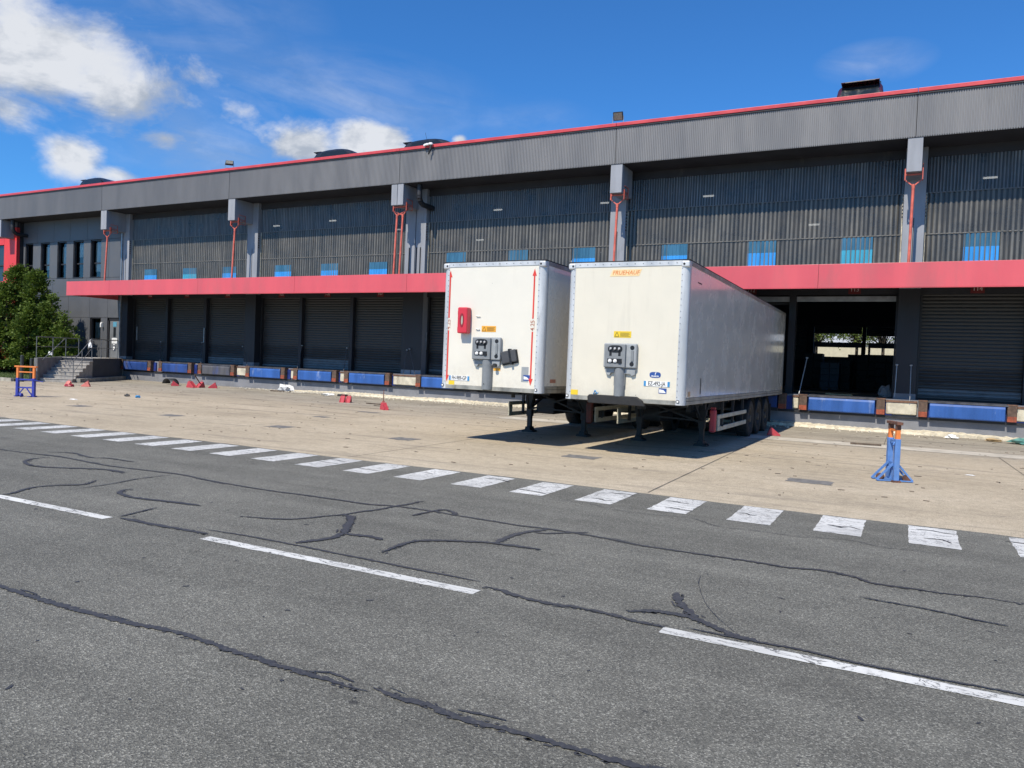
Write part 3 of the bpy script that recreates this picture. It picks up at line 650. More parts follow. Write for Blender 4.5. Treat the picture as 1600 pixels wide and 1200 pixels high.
# header over the doors, door posts, shutters
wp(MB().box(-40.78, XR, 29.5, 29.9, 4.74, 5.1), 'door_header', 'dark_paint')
DOORS = [(-40.7,-37.88),(-37.66,-34.74),(-34.52,-31.45),(-30.4,-27.76),(-27.56,-24.46),(-24.26,-21.2),(-19.85,-17.1),(-16.9,-14.0),(-13.8,-11.05),(-10.25,-7.15),(-6.95,-4.0),(-3.75,-.5),(.3,3.3),(3.5,6.45),(6.65,9.75)]
OPEN = {10: 4.45, 11: 4.58, 9: 4.5}
sl = MB(); sl.add([(0, 0, 0), (1, 0, 0), (0, -.004, .012), (1, -.004, .012), (0, -.018, .05), (1, -.018, .05), (0, -.012, .09), (1, -.012, .09), (0, .004, .108), (1, .004, .108), (0, .006, .122), (1, .006, .122)],
                  [(0, 1, 3, 2), (2, 3, 5, 4), (4, 5, 7, 6), (6, 7, 9, 8), (8, 9, 11, 10)])
slat_me = sl.mesh('slat', M['shutter']); slat_pale = slat_me.copy(); slat_pale.materials[0] = M['shutter_pale']
PALE = {2: (0, 3), 4: (0, 4), 6: (1, 2), 12: (1, 3), 1: (0, 2), 3: (0, 1), 0: (0, 0), 13: (1, 3)}
for i, (a, b) in enumerate(DOORS):
    zb = OPEN.get(i, 1.16); d = empty('roller_shutter', (a+20, .52, zb), parent=wh)
    z = 0; k = 0; pr = PALE.get(i, (9, 9))
    while zb+z < 4.73:
        me = slat_pale if (pr[0] <= k < pr[1] and i not in OPEN) else slat_me
        inst('slat', me, d, (0, 0, z), scale=(b-a, 1, 1)); z += .122; k += 1
    m = MB().box(a-20+20, b, 29.69, 29.74, zb-.05, zb-.002)
    for q, v in enumerate(m.v): m.v[q] = (v[0]-a, v[1]-29.72, v[2]-zb)
    m.build('bottom_rail', M['dark_steel'], d)
    if i in OPEN: wp(MB().box(a, b, 29.55, 29.6, 4.50, 4.68), 'door_seal', 'galv')
for (a, b), (c, d) in zip(DOORS[:-1], DOORS[1:]):
    if c-b < .5: wp(MB().box(b+.004, c-.004, 29.5, 29.88, 1.13, 4.74), 'door_post', 'dark_paint', bevel=.008)
for x in (-40.77, -31.44, -30.49, -21.19, -19.94, -11.04, -10.34, -.49, .25, 9.8):
    wp(MB().box(x, x+(.07 if x not in (-.49,) else .06), 29.58, 29.86, 1.13, 4.74), 'guide_rail', 'dark_steel')
for xx, h in ((-40.25, .0), (-34.62, .1), (-19.9, 0)): wp(MB().box(xx, xx+.04, 29.44, 29.48, 2.3, 3.1), 'guard_strip', 'galv')
# numbered plates over the doors (only those the canopy lets one see)
for i, (a, b) in enumerate(DOORS):
    x = (a+b)/2+ (.1 if i != 11 else .3)
    p = wp(MB().box(x-.2, x+.2, 29.485, 29.497, 4.76, 5.04), 'door_number', 'plate_red')
    text(str(102+i), .20, M['text_pale'], p, (x+20, 29.484-29.2, 4.91))
# dock levellers
LIPS = [(-40.1,-38.03,0),(-36.79,-34.73,1),(-33.63,-31.5,2),(-30.09,-27.97,3),(-26.82,-24.66,3),(-23.6,-21.5,3),(-19.46,-17.3,3),(-16.3,-14.2,3),(-13.0,-10.9,3),(-9.3,-7.15,0),(-6.2,-4.1,0),(-3.08,-.93,4),(.65,2.81,4),(3.95,6.05,4),(7.2,9.3,4)]
for i, (a, b, kind) in enumerate(LIPS):
    d = empty('dock_leveller', (a+20, 28.8-29.2, 1.13), parent=wh)
    def lp(m, name, mat, **k):
        for q, v in enumerate(m.v): m.v[q] = (v[0]-a, v[1]-28.8, v[2]-1.13)
        return m.build(name, M[mat], d, **k)
    lp(MB().box(a, b, 28.62, 29.6, 1.132, 1.15), 'deck_plate', 'lip_steel')
    lp(MB().box(a-.03, b+.05, 28.53, 28.79, 1.075, 1.128), 'top_edge', 'lip_steel')
    mat = ['leveller_blue', 'leveller_blue', 'leveller_worn', 'leveller_blue_new', 'leveller_blue_new'][kind]
    n = 15; poly = [(28.55, 1.07), (28.525, .99), (28.535, .62), (28.56, .585), (28.62, .60), (28.62, 1.07)]
    lp(MB().prism(poly, 'x', a+.02, b-.03), 'lip', mat, bevel=.012)
    m = MB()
    for q in range(26):
        xx = a+.05+q*(b-a-.1)/25
        m.box(xx-.006, xx+.006, 28.519, 28.529, .64, .985)
    if kind == 4: lp(m, 'lip_ribs', mat)
    lp(MB().box(a-.1, b+.5, 28.735, 28.79, .585, 1.07), 'leveller_frame', 'deep_blue')
# bumpers
bump = MB().box(-.13, .13, -.26, -.002, -.06, .44); bme = bump.mesh('bumper', M['rubber_rust'])
tipm = MB().box(-.125, .125, -.272, -.05, -.07, .10); tme = tipm.mesh('bumper_tip', M['bumper_orange'])
capm = MB().box(-.14, .14, -.265, .02, .44, .475); cme = capm.mesh('bumper_cap', M['rust_edge'])
BX = []
for i, (a, b, kind) in enumerate(LIPS):
    BX += [a-.17, b+.15]
for x in BX:
    o = wi('bumper', bme, (x, 28.8, .67)); t = inst('bumper_tip', tme, o); t = inst('bumper_cap', cme, o)
    bv = o.modifiers.new('bevel', 'BEVEL'); bv.width = .015; bv.segments = 2
for (a, b) in ((-40.35, -40.33), (-31.18, -30.46), (-21.12, -19.84), (-10.6, -9.65), (-.62, .30), (3.08, 3.6), (-3.62, -3.42), (-27.42, -27.25), (-24.26, -24.02)):
    if b-a < .05: continue
    wp(MB().box(a, b, 28.70, 28.79, .63, 1.03), 'bumper_block', 'cream_concrete', bevel=.03)
    wp(MB().box(a-.01, b+.01, 28.68, 28.79, 1.03, 1.10), 'block_edge', 'rust_edge')
wp(MB().box(-40.35, XR, 28.74, 28.79, .50, .575), 'dock_channel', 'dark_steel')
# pale crumbled kerb at the foot of the dock
m = MB(); xs_ = np.arange(-28, XR, .09); vs = []; n = len(xs_)
e = 0
for x in xs_:
    e = .82*e+random.uniform(-1, 1)*.03; h = .085+.02*math.sin(x*1.3)+random.uniform(0, .028); k = min(1, (x+28)/3)
    vs += [(x, 28.42+e+.05*math.sin(x*.7)+(1-k)*.3, .0), (x, 28.46+e+(1-k)*.25, h*k*.7+.01), (x, 28.7, h*k+.012), (x, 28.81, h*k+.02+random.uniform(0, .02))]
m.add(vs, [(4*i+j, 4*(i+1)+j, 4*(i+1)+j+1, 4*i+j+1) for i in range(n-1) for j in range(3)])
wp(m, 'footing_ledge', 'crumbled_render', kind='nofix')
# hall beyond the open doors
FW = 48.3
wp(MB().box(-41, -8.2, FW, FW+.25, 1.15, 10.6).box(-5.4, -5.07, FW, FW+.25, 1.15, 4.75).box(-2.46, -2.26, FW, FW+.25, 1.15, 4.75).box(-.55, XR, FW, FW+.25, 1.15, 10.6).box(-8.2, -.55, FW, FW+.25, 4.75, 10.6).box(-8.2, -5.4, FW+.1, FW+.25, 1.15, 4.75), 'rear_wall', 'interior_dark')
for (a, b, z0) in ((-8.1, -5.45, 2.75), (-5.05, -2.48, 4.33), (-2.24, -.57, 4.22)):
    d = empty('roller_shutter', (a+20, FW-29.2-.05, z0), parent=wh); z = 0
    while z0+z < 4.75: inst('slat', slat_me, d, (0, 0, z), scale=(b-a, 1, 1)); z += .122
for (x, z, w) in ((2.68,10.5,.9),(-9.2,10.5,.9),(-21.1,10.5,.9),(-14.67,10.5,.8),(-33.17,10.5,.9),(-22.2,8.84,.8),(-4.23,8.85,.8),(-38.0,10.4,.9),(-28.0,9.7,.6)):
    sc = 36/38.; xx = x*sc; zz = 1.808+(z-1.808)*sc
    w *= .55; h = wp(MB().box(xx-w/2-.05, xx+w/2+.05, 35.96, 36.08, zz+.045, zz+.10), 'ceiling_light', 'galv')
    t_ = MB().cyl((xx-w/2+20, 6.8, zz), (xx+w/2+20, 6.8, zz), .04, n=6).build('tube', M['lamp_tube'], h)

# ------------------------------------------------------------------ office end of the building
of = empty('office_wing', (-46.5, 29.2, 0)); tag(of, 'dark grey panelled office end with narrow upright windows and grey entrance door', 'building')
def op(mb, name, mat, **k):
    for i, v in enumerate(mb.v): mb.v[i] = (v[0]+46.5, v[1]-29.2, v[2])
    return mb.build(name, M[mat], k.pop('parent', of), **k)
op(MB().box(-60, -41.35, 29.62, 29.9, 0, 9.66), 'wall_core', 'frame_dark')
WX = [(-51.05,-50.22),(-49.39,-48.45),(-47.65,-46.75),(-46.04,-45.03),(-44.35,-43.35)]
def panel(a, b, z0, z1): op(MB().box(a+.008, b-.008, 29.2, 29.24, z0+.008, z1-.008), 'wall_panel', 'office_panel', bevel=.004)
GX = [-51.3, -49.8, -48.05, -46.4, -44.7, -42.95, -41.38]
for a, b in zip(GX[:-1], GX[1:]): panel(a, b, 8.29, 9.66); panel(a, b, 4.85, 5.99)
for a, b in zip([-51.3, -50.22, -48.45, -46.75, -45.03, -43.35, -42.6], [-51.05, -49.39, -47.65, -46.04, -44.35, -42.6, -41.38]): panel(a, b, 5.99, 8.29)
for a, b in zip([-51.3, -49.8, -48.05, -46.4, -44.31, -42.61], [-49.8, -48.05, -46.4, -44.31, -42.61, -41.38]): panel(a, b, 3.58, 4.85)
for a, b in ((-51.3, -49.8), (-49.8, -48.05), (-48.05, -46.4), (-46.4, -44.24)): panel(a, b, 1.9, 3.58); panel(a, b, .1, 1.9)
panel(-44.24, -43.22, .1, 2.25); panel(-43.22, -42.6, .1, 3.58)
op(MB().box(-41.40, -41.33, 29.13, 29.24, 1.2, 9.6), 'corner_trim', 'galv'); 
def window(a, b, z0, z1, blind, tr=None):
    w = op(MB().box(a, a+.05, 29.24, 29.6, z0, z1).box(b-.05, b, 29.24, 29.6, z0, z1).box(a, b, 29.24, 29.6, z1-.04, z1).box(a, b, 29.18, 29.6, z0-.03, z0+.02), 'window', 'frame_dark')
    op(MB().quad((a+.05, 29.42, z0+.02), (b-.05, 29.42, z0+.02), (b-.05, 29.42, z1-.04), (a+.05, 29.42, z1-.04)), 'pane', 'window_glass', parent=w, kind='nofix')
    fr_ = MB().box(a+.05, a+.11, 29.39, 29.45, z0, z1).box(b-.11, b-.05, 29.39, 29.45, z0, z1).box(a+.06, a+.11, 29.39, 29.45, z0, z1)
    if tr: fr_.box(a+.05, b-.05, 29.39, 29.45, tr-.04, tr+.04)
    op(fr_, 'window_frame', 'frame_dark', parent=w)
    if blind: op(MB().box(a+(b-a)*blind[0], a+(b-a)*blind[1], 29.5, 29.51, blind[2], blind[3]), 'blind', 'blind_white', parent=w)
bl_ = [None, (.10, .60, 6.6, 8.05), (.05, .60, 6.95, 8.0), (.16, .60, 7.3, 8.1), (.05, .60, 6.4, 8.15)]
for (a, b), q in zip(WX, bl_): window(a, b, 6.02, 8.27, q, 6.9)
window(-44.22, -43.24, 2.28, 3.56, (.05, .60, 2.35, 3.3))
lamp = op(MB().prism([(29.02, 3.0), (29.19, 3.0), (29.19, 3.32), (29.06, 3.3), (29.02, 3.2)], 'x', -43.02, -42.92), 'wall_lamp', 'white_panel', bevel=.01)
# entrance door
dr = op(MB().box(-42.6, -42.5, 29.24, 29.6, 1.2, 3.56).box(-41.5, -41.40, 29.24, 29.6, 1.2, 3.56).box(-42.6, -41.4, 29.24, 29.6, 3.42, 3.56), 'door_frame', 'frame_dark')
simple('door_grey', (.16, .17, .18), .45, var=.06)
lf = op(MB().box(-42.42, -41.52, 29.260, 29.320, 1.21, 3.41), 'door_leaf', 'door_grey', parent=dr, bevel=.006)
op(MB().box(-42.08, -41.86, 29.248, 29.255, 2.45, 3.02), 'door_pane', 'glass_roof', parent=dr)
simple('sticker_blue', (.10, .30, .42), .5, var=.2, scale=20); simple('sticker_dark', (.03, .04, .07), .5, var=.2, scale=30); simple('paper', (.74, .74, .72), .8, var=.05)
op(MB().box(-42.12, -41.8, 29.246, 29.256, 3.06, 3.34), 'sticker', 'sticker_blue', parent=dr)
op(MB().box(-42.2, -41.72, 29.246, 29.256, 2.06, 2.38), 'notice', 'paper', parent=dr)
m = MB()
for q, (z, w) in enumerate(((2.3, .36), (2.25, .3), (2.2, .34), (2.13, .22))):
    x = -42.13
    while x < -42.13+w: m.box(x, x+.022, 29.243, 29.246, z-.008, z+.008); x += random.choice((.03, .045))
op(m, 'notice_print', 'frame_dark', parent=dr)
op(MB().box(-42.1, -41.86, 29.246, 29.256, 1.62, 1.92), 'sticker', 'sticker_dark', parent=dr); op(MB().box(-42.06, -41.9, 29.242, 29.246, 1.76, 1.88).box(-42.06, -41.96, 29.242, 29.246, 1.66, 1.72), 'sticker_print', 'paper', parent=dr)
op(MB().box(-42.05, -41.93, 29.246, 29.256, 1.96, 2.02), 'sticker', 'paper', parent=dr)
op(MB().cyl((-42.3, 29.200, 1.75), (-42.3, 29.200, 2.35), .016, n=8).cyl((-42.3, 29.200, 1.78), (-42.3, 29.260, 1.78), .012).cyl((-42.3, 29.200, 2.32), (-42.3, 29.260, 2.32), .012), 'handle', 'galv', parent=dr)
# red annex
an = empty('red_annex', (-54.5, 28.9, 0)); tag(an, 'bright red stair tower with a white stripe, at the far left end behind the trees', 'building')
def ap(mb, name, mat, **k):
    for i, v in enumerate(mb.v): mb.v[i] = (v[0]+54.5, v[1]-28.9, v[2])
    return mb.build(name, M[mat], k.pop('parent', an), **k)
ap(MB().box(-60, -51.32, 28.98, 29.6, 0, 9.64), 'wall_core', 'frame_dark')
for (a, b, z0, z1) in ((-52.68, -51.3, 0.1, 9.3), (-53.72, -52.68, 8.22, 9.3), (-53.72, -52.68, .1, 5.85), (-60, -53.95, 8.6, 9.3), (-60, -53.95, .1, 6.65)):
    ap(MB().box(a+.006, b-.006, 28.78, 28.98, z0, z1), 'wall_panel', 'annex_red', bevel=.004)
ap(MB().box(-60, -53.96, 28.776, 28.97, 6.66, 8.59), 'white_stripe', 'white_panel')
simple('text_grey', (.25, .25, .26), .6)
ap(MB().box(-53.94, -53.73, 28.79, 28.97, 5.86, 8.6), 'wall_panel', 'annex_red')
w = ap(MB().box(-53.72, -53.68, 28.8, 29.0, 5.86, 8.21).box(-52.72, -52.68, 28.8, 29.0, 5.86, 8.21).box(-53.72, -52.68, 28.8, 29.0, 6.85, 6.93), 'window', 'frame_dark')
ap(MB().box(-53.68, -52.72, 28.93, 28.935, 5.86, 8.21), 'pane', 'glass_roof', parent=w)

# ------------------------------------------------------------------ trailer materials
def panelmat(name, col, dirtc, lo, hi, amt, rough=.35, coat=0):
    s = NT(name); p = s.xyz()
    n = s.noise(1.5, 7, .62); st = s.noise(5, 6, .65, s.scaled((1, 1, .12))); f = s.noise(12, 5, .7)
    base = s.mix(1.0, col, s.ramp(n, [(.3, .965), (.7, 1.02)]), 'MULTIPLY')
    low = s.rng(s.math('ADD', p[2], s.math('MULTIPLY', s.math('SUBTRACT', n, .5), 1.6)), 2.1, 1.1, 0, .35)
    base = s.mix(s.math('MULTIPLY', low, s.rng(f, .3, .7)), base, dirtc)
    base = s.mix(s.rng(st, lo, hi, 0, amt), base, dirtc)
    v = s.voro(1.9, out='Distance'); base = s.mix(s.rng(s.math('ADD', v, s.math('MULTIPLY', s.math('SUBTRACT', f, .5), .12)), .01, .035, .7, 0), base, (.16, .15, .14))
    s.set(color=base, rough=s.rng(n, .3, .7, rough-.06, rough+.08), coat=coat, coatr=.08)
panelmat('trailer_white', (.70, .655, .54), (.44, .40, .32), .50, .85, .32)
panelmat('trailer_white_clean', (.73, .695, .60), (.46, .42, .34), .60, .9, .25)
panelmat('trailer_side', (.74, .705, .63), (.46, .43, .36), .60, .95, .10, rough=.24, coat=.6)
simple('alu', (.58, .59, .59), .42, metal=.25, var=.14, scale=3.5, streak=True, dirt=((.16, .15, .13), 5, .56, .8, .6), bump=.25, bscale=7)
simple('alu_dirty', (.34, .33, .29), .5, metal=.4, var=.25, scale=4, dirt=((.10, .085, .065), 4, .5, .75, .7))
simple('rubber_black', (.018, .018, .019), .75, var=.3, scale=10)
simple('chassis', (.020, .021, .024), .6, var=.35, scale=5, dirt=((.06, .055, .045), 4, .55, .8, .6))
simple('tyre', (.022, .022, .022), .85, var=.3, scale=8)
simple('rim', (.05, .048, .045), .6, metal=.4, var=.3, scale=8)
simple('box_grey', (.20, .215, .225), .55, var=.08, scale=6); simple('box_grey_light', (.30, .32, .33), .55, var=.08, scale=6); simple('box_dark_grey', (.13, .135, .14), .5, var=.08, scale=6)
simple('black_plastic', (.012, .012, .013), .45, var=.3, scale=20); simple('chrome', (.42, .42, .42), .35, metal=0, var=.2)
simple('lid_dark', (.055, .058, .064), .6, var=.1)
simple('safety_red', (.60, .035, .055), .4, var=.08); simple('locker_red', (.36, .03, .045), .5, var=.15); simple('shaded_red', (.09, .022, .02), .6, var=.3, scale=8); simple('safety_dark_red', (.28, .02, .03), .5, var=.2)
simple('label_yellow', (.78, .55, .03), .5, var=.05); simple('label_orange', (.80, .38, .03), .5, var=.05)
simple('print_dark', (.03, .03, .03), .6); simple('print_orange', (.66, .17, .03), .6, var=.1, scale=30); simple('print_pale_orange', (.80, .60, .32), .6, var=.05)
simple('print_red', (.66, .05, .035), .5, var=.05); simple('print_dull_red', (.45, .20, .14), .6)
simple('badge_blue', (.02, .07, .27), .4, var=.05); simple('plate_blue', (.04, .24, .50), .4, var=.1); simple('plate_white', (.78, .78, .76), .4, var=.04)
simple('guard_cream', (.42, .40, .32), .6, var=.15, scale=4, dirt=((.16, .14, .10), 3, .5, .8, .5))
simple('side_mark', (.50, .33, .20), .6, var=.1)
simple('rivet', (.22, .22, .22), .5, metal=.5)

def connection_box(root, x0, x1, z0, z1, label=None):
    b = MB().box(x0, x1, -.10, -.002, z0, z1).build('connection_box', M['box_grey_light'], root, bevel=.03, seg=3)
    w = x1-x0; h = z1-z0
    MB().box(x0+.05, x0+.05+w*.62, -.155, -.095, z0+.01, z1-.02).build('front_panel', M['box_grey'], b, bevel=.012)
    # oval recess with couplings, and a lower recess with sockets
    ovx, ovz = x0+.05+w*.31, z0+h*.76; m = MB(); pts = []
    for i in range(20):
        t = i/20*6.283; pts.append((ovx+.155*(abs(math.cos(t))**.7)*math.copysign(1, math.cos(t)), ovz+.075*(abs(math.sin(t))**.7)*math.copysign(1, math.sin(t))))
    m.prism(pts, 'y', -.158, -.12); m.box(ovx-.12, ovx-.07, -.158, -.12, ovz-.14, ovz-.04); m.box(ovx+.07, ovx+.12, -.158, -.12, ovz-.14, ovz-.04)
    m.box(ovx-.16, ovx+.15, -.158, -.12, z0+h*.18, z0+h*.37)
    m.build('recess', M['black_plastic'], b)
    m = MB()
    for dx in (-.09, .0, .09):
        m.cyl((ovx+dx, -.185, ovz+.015), (ovx+dx, -.15, ovz+.01), .022, n=10); m.bar((ovx+dx-.02, -.18, ovz-.02), (ovx+dx+.02, -.18, ovz+.025), .009)
    m.build('air_coupling', M['chrome'], b)
    for dx in (-.10, .01): MB().cyl((ovx+dx, -.175, z0+h*.28), (ovx+dx, -.15, z0+h*.28), .038, n=14).cyl((ovx+dx, -.19, z0+h*.28), (ovx+dx, -.17, z0+h*.28), .02, n=10).build('socket', M['plate_white'], b)
    MB().cyl((ovx+.11, -.18, z0+h*.26), (ovx+.11, -.15, z0+h*.26), .042, n=12).build('socket', M['black_plastic'], b)
    m = MB(); cx = x1-w*.13
    for zz in (z0+h*.83, z0+h*.17): m.cyl((cx, -.104, zz), (cx, -.09, zz), .045, n=14)
    m.build('fixing_recess', M['black_plastic'], b)
    MB().box(cx-.02, cx+.035, -.118, -.099, z0+h*.28, z0+h*.72).build('grip', M['box_grey'], b, bevel=.006)
    # lower skirt of the box
    MB().prism([(x0+.01, z0-.004), (x1-.02, z0-.004), (x1-.03, z0-.13), (x1-.10, z0-.16), (x1-.13, z0-.12), (x0+.16, z0-.10), (x0+.13, z0-.16), (x0+.06, z0-.14)], 'y', -.06, -.002).build('skirt', M['box_grey_light'], b, bevel=.01)
    return b

def make_wheel(root, x, y, side):
    w = empty('wheel', (x, y, .515), parent=root)
    prof = [(.30, -.15), (.36, -.175), (.47, -.18), (.505, -.16), (.515, -.12), (.515, .12), (.505, .16), (.47, .18), (.36, .175), (.30, .15)]
    MB().rev(prof, (0, 0, 0), 'x', 32).build('tyre', M['tyre'], w)
    m = MB()
    for i in range(40):
        t = i/40*6.283
        for dx in (-.1, 0, .1): m.cbox((dx+(.03 if i % 2 else -.01), .515*math.cos(t), .515*math.sin(t)), (.07, .03, .012), Matrix.Rotation(t, 3, 'X'))
    m.build('tread', M['tyre'], w, kind='stuff')
    s = side
    MB().rev([(.30, .15*s), (.29, .165*s), (.275, .10*s), (.20, .03*s), (.16, .05*s), (.12, .12*s), (.10, .17*s), (.0, .175*s)], (0, 0, 0), 'x', 28).build('rim', M['rim'], w)
    m = MB()
    for i in range(10): t = i/10*6.283; m.cyl((.03*s, .185*math.cos(t), .185*math.sin(t)), (.085*s, .185*math.cos(t), .185*math.sin(t)), .014, n=6)
    m.build('wheel_nuts', M['rim'], w)
    return w

def make_trailer(name, loc, rz, zb, zt, label, group, clean):
    WD, L = 2.55, 13.6
    r = empty(name, loc, rz); tag(r, label, 'trailer', group)
    wm = M['trailer_white_clean' if clean else 'trailer_white']
    def P(mb, nm, mat, parent=r, **k): return mb.build(nm, mat if not isinstance(mat, str) else M[mat], parent, **k)
    P(MB().box(.13, WD-.13, -.0, .06, zb+.09, zt-.10), 'front_wall', wm)
    P(MB().box(.0, .03, .16, L-.1, zb+.15, zt-.09), 'side_wall', 'trailer_side')
    P(MB().box(WD-.03, WD, .16, L-.1, zb+.15, zt-.09), 'side_wall', 'trailer_side')
    P(MB().box(.02, WD-.02, .02, L-.02, zt-.03, zt-.004), 'roof', wm)
    P(MB().box(-.006, WD+.006, -.012, L, zt-.0035, zt+.016), 'roof_edge', 'rubber_black')
    P(MB().box(.03, WD-.03, .07, L-.07, zb+.02, zb+.14), 'floor', 'chassis')
    P(MB().box(.04, WD-.04, L-.06, L-.02, zb+.1, zt-.06), 'rear_door', wm)
    # rounded front corner posts
    for s_ in (0, 1):
        rad = .13; pts = [(.0, .17)] + [(rad-rad*math.cos(t), rad-.008-rad*math.sin(t)) for t in np.linspace(0, math.pi/2, 9)] + [(.155, -.008), (.155, .03), (.04, .05), (.04, .17)]
        if s_: pts = [(WD-x, y) for x, y in pts][::-1]
        m = MB(); n = len(pts); vs = [(x, y, zb) for x, y in pts]+[(x, y, zt-.006) for x, y in pts]
        m.add(vs, [(i, (i+1) % n, n+(i+1) % n, n+i) for i in range(n)], False); m.add(vs[:n], [tuple(range(n))]); m.add(vs[n:], [tuple(range(n))])
        o = P(m, 'corner_post', 'alu'); 
        for p in o.data.polygons: p.use_smooth = len(p.vertices) == 4
        es = o.modifiers.new('edge', 'EDGE_SPLIT'); es.split_angle = math.radians(28)
        c = P(MB().cbox(((.075 if not s_ else WD-.075), .045, zt-.075), (.165, .15, .135)), 'corner_casting', 'alu', bevel=.035, seg=3)
        P(MB().cyl(((.10 if not s_ else WD-.10), -.036, zt-.075), ((.10 if not s_ else WD-.10), -.028, zt-.075), .022, n=12), 'casting_bolt', 'rubber_black', parent=c)
        c = P(MB().cyl(((.075 if not s_ else WD-.115), -.016, zb+.07), ((.075 if not s_ else WD-.115), -.004, zb+.07), .034, n=16), 'marker_ring', 'rubber_black')
        P(MB().cyl(((.075 if not s_ else WD-.115), -.020, zb+.07), ((.075 if not s_ else WD-.115), -.010, zb+.07), .021, n=16), 'marker_lens', 'plate_white', parent=c)
    P(MB().box(.156, WD-.156, -.012, .05, zt-.10, zt-.006), 'top_rail', 'alu')
    P(MB().box(.156, WD-.156, -.010, .05, zb, zb+.088), 'bottom_rail', 'alu_dirty', bevel=.004)
    for x0, x1 in ((-.008, .04), (WD-.04, WD+.008)):
        P(MB().box(x0, x1, .175, L-.1, zt-.095, zt-.006), 'top_rail', 'alu_dirty')
        P(MB().box(x0, x1, .175, L-.1, zb, zb+.075), 'bottom_rail', 'alu_dirty', bevel=.006)
        P(MB().box(x0+.003, x1-.003, .175, L-.1, zb+.08, zb+.145), 'bottom_rail', 'alu_dirty', bevel=.006)
        P(MB().box(x0-.002, x1+.002, L-.098, L, zb-.02, zt-.006), 'rear_post', 'chassis', bevel=.006)
    m = MB()
    for i in range(13): x = .25+i*(WD-.5)/12; m.cyl((x, -.020, zt-.05), (x, -.010, zt-.05), .010, n=6)
    for i in range(22):
        z = zb+.16+i*(zt-zb-.32)/21
        for x in (.135, WD-.135): m.cyl((x, -.016, z), (x, -.007, z), .009, n=6)
    for i in range(44):
        y = .3+i*.3
        for x, d in ((-.008, -.012), (WD+.008, WD+.012)):
            m.cyl((x, y, zt-.05), (d, y, zt-.05), .010, n=6)
    P(m, 'rivets', 'rivet', kind='stuff')
    # --- chassis
    for x in (.72, WD-.72): P(MB().box(x-.06, x+.06, 3.3, L-.25, zb-.30, zb+.018).box(x-.06, x+.06, .5, 3.3, zb-.06, zb+.018), 'chassis_beam', 'chassis')
    for y in (.55, 1.8, 3.0, 4.6, 6.0, 7.2, 8.4, 9.7, 11.0, 12.4): P(MB().box(.05, WD-.05, y-.04, y+.04, zb-.05, zb+.018), 'cross_member', 'chassis')
    P(MB().box(.7, WD-.7, .5, 1.9, zb-.06, zb-.0), 'coupling_plate', 'chassis'); P(MB().cyl((WD/2, 1.2, zb-.18), (WD/2, 1.2, zb-.06), .045), 'king_pin', 'chassis')
    yl = 3.75; cx = WD/2
    for s_ in (-1, 1):
        x = cx+s_*.785
        lg = P(MB().box(x-.075, x+.075, yl-.075, yl+.075, .42, zb), 'landing_leg', 'chassis', bevel=.008)
        P(MB().box(x-.055, x+.055, yl-.055, yl+.055, .10, .45), 'inner_leg', 'chassis', parent=lg)
        P(MB().prism([(x-.17, .0), (x+.17, .0), (x+.15, .045), (x+.08, .06), (x+.06, .14), (x-.06, .14), (x-.08, .06), (x-.15, .045)], 'y', yl-.14, yl+.14), 'foot', 'chassis', parent=lg, bevel=.006)
        P(MB().bar((x, yl, .62), (x-s_*.1, yl+1.2, zb-.02), .05), 'leg_brace', 'chassis')
        P(MB().bar((x, yl-.09, .62), (x-s_*.12, yl-.5, zb-.02), .04), 'leg_brace', 'chassis')
        P(MB().box(x-.10, x+.10, yl-.1, yl+.1, zb-.42, zb-.24), 'gear_case', 'chassis', parent=lg)
    P(MB().bar((cx-.78, yl+.03, zb-.08), (cx+.78, yl+.03, .56), .045), 'cross_brace', 'chassis'); P(MB().bar((cx+.78, yl-.03, zb-.08), (cx-.78, yl-.03, .60), .045), 'cross_brace', 'chassis')
    P(MB().bar((cx-.78, yl, .66), (cx+.78, yl, .60), .04), 'gear_shaft', 'chassis')
    cr = P(MB().tube([(cx+.86, yl, .72), (WD-.05, yl, .72), (WD-.05, yl, .52), (WD+.02, yl, .52)], .014), 'crank_handle', 'chassis')
    P(MB().cyl((WD-.10, yl-.09, .665), (WD-.10, yl-.06, .665), .022, n=12), 'reflector', 'plate_white')
    # side guards, tanks and boxes
    for s_ in (0, 1):
        def X(x): return WD-x if s_ else x
        xa, xb = sorted((X(.02), X(.06)))
        g = MB().box(xa, xb, 3.35, 6.95, .41, .52).box(xa, xb, 3.35, 6.95, .70, .80).box(xa, xb, 3.35, 3.55, .521, .699)
        P(g, 'side_guard', 'guard_cream', bevel=.012)
        xc = X(.10); m = MB()
        for y in (4.1, 5.4, 6.7): m.box(xc-.03, xc+.03, y-.03, y+.03, .46, zb)
        P(m, 'guard_posts', 'chassis')
        xa, xb = sorted((X(.02), X(.16)))
        if s_:
            e = P(MB().box(xa, xb, 3.02, 3.19, .40, .93), 'extinguisher_box', 'shaded_red' if clean else 'locker_red', bevel=.04, seg=3)  # farther trailer's box: the shade on it is put into a darker red
            P(MB().box(xa+.02, xb-.02, 3.05, 3.16, .935, .98), 'extinguisher_lid', 'safety_dark_red', parent=e)
    P(MB().box(.06, .65, 5.0, 6.3, .42, .92), 'tool_box', 'chassis', bevel=.05, seg=3)
    P(MB().cyl((1.0, 5.2, .74), (1.6, 5.2, .74), .16, n=20), 'air_tank', 'chassis'); P(MB().cyl((1.0, 5.7, .74), (1.6, 5.7, .74), .16, n=20), 'air_tank', 'chassis')
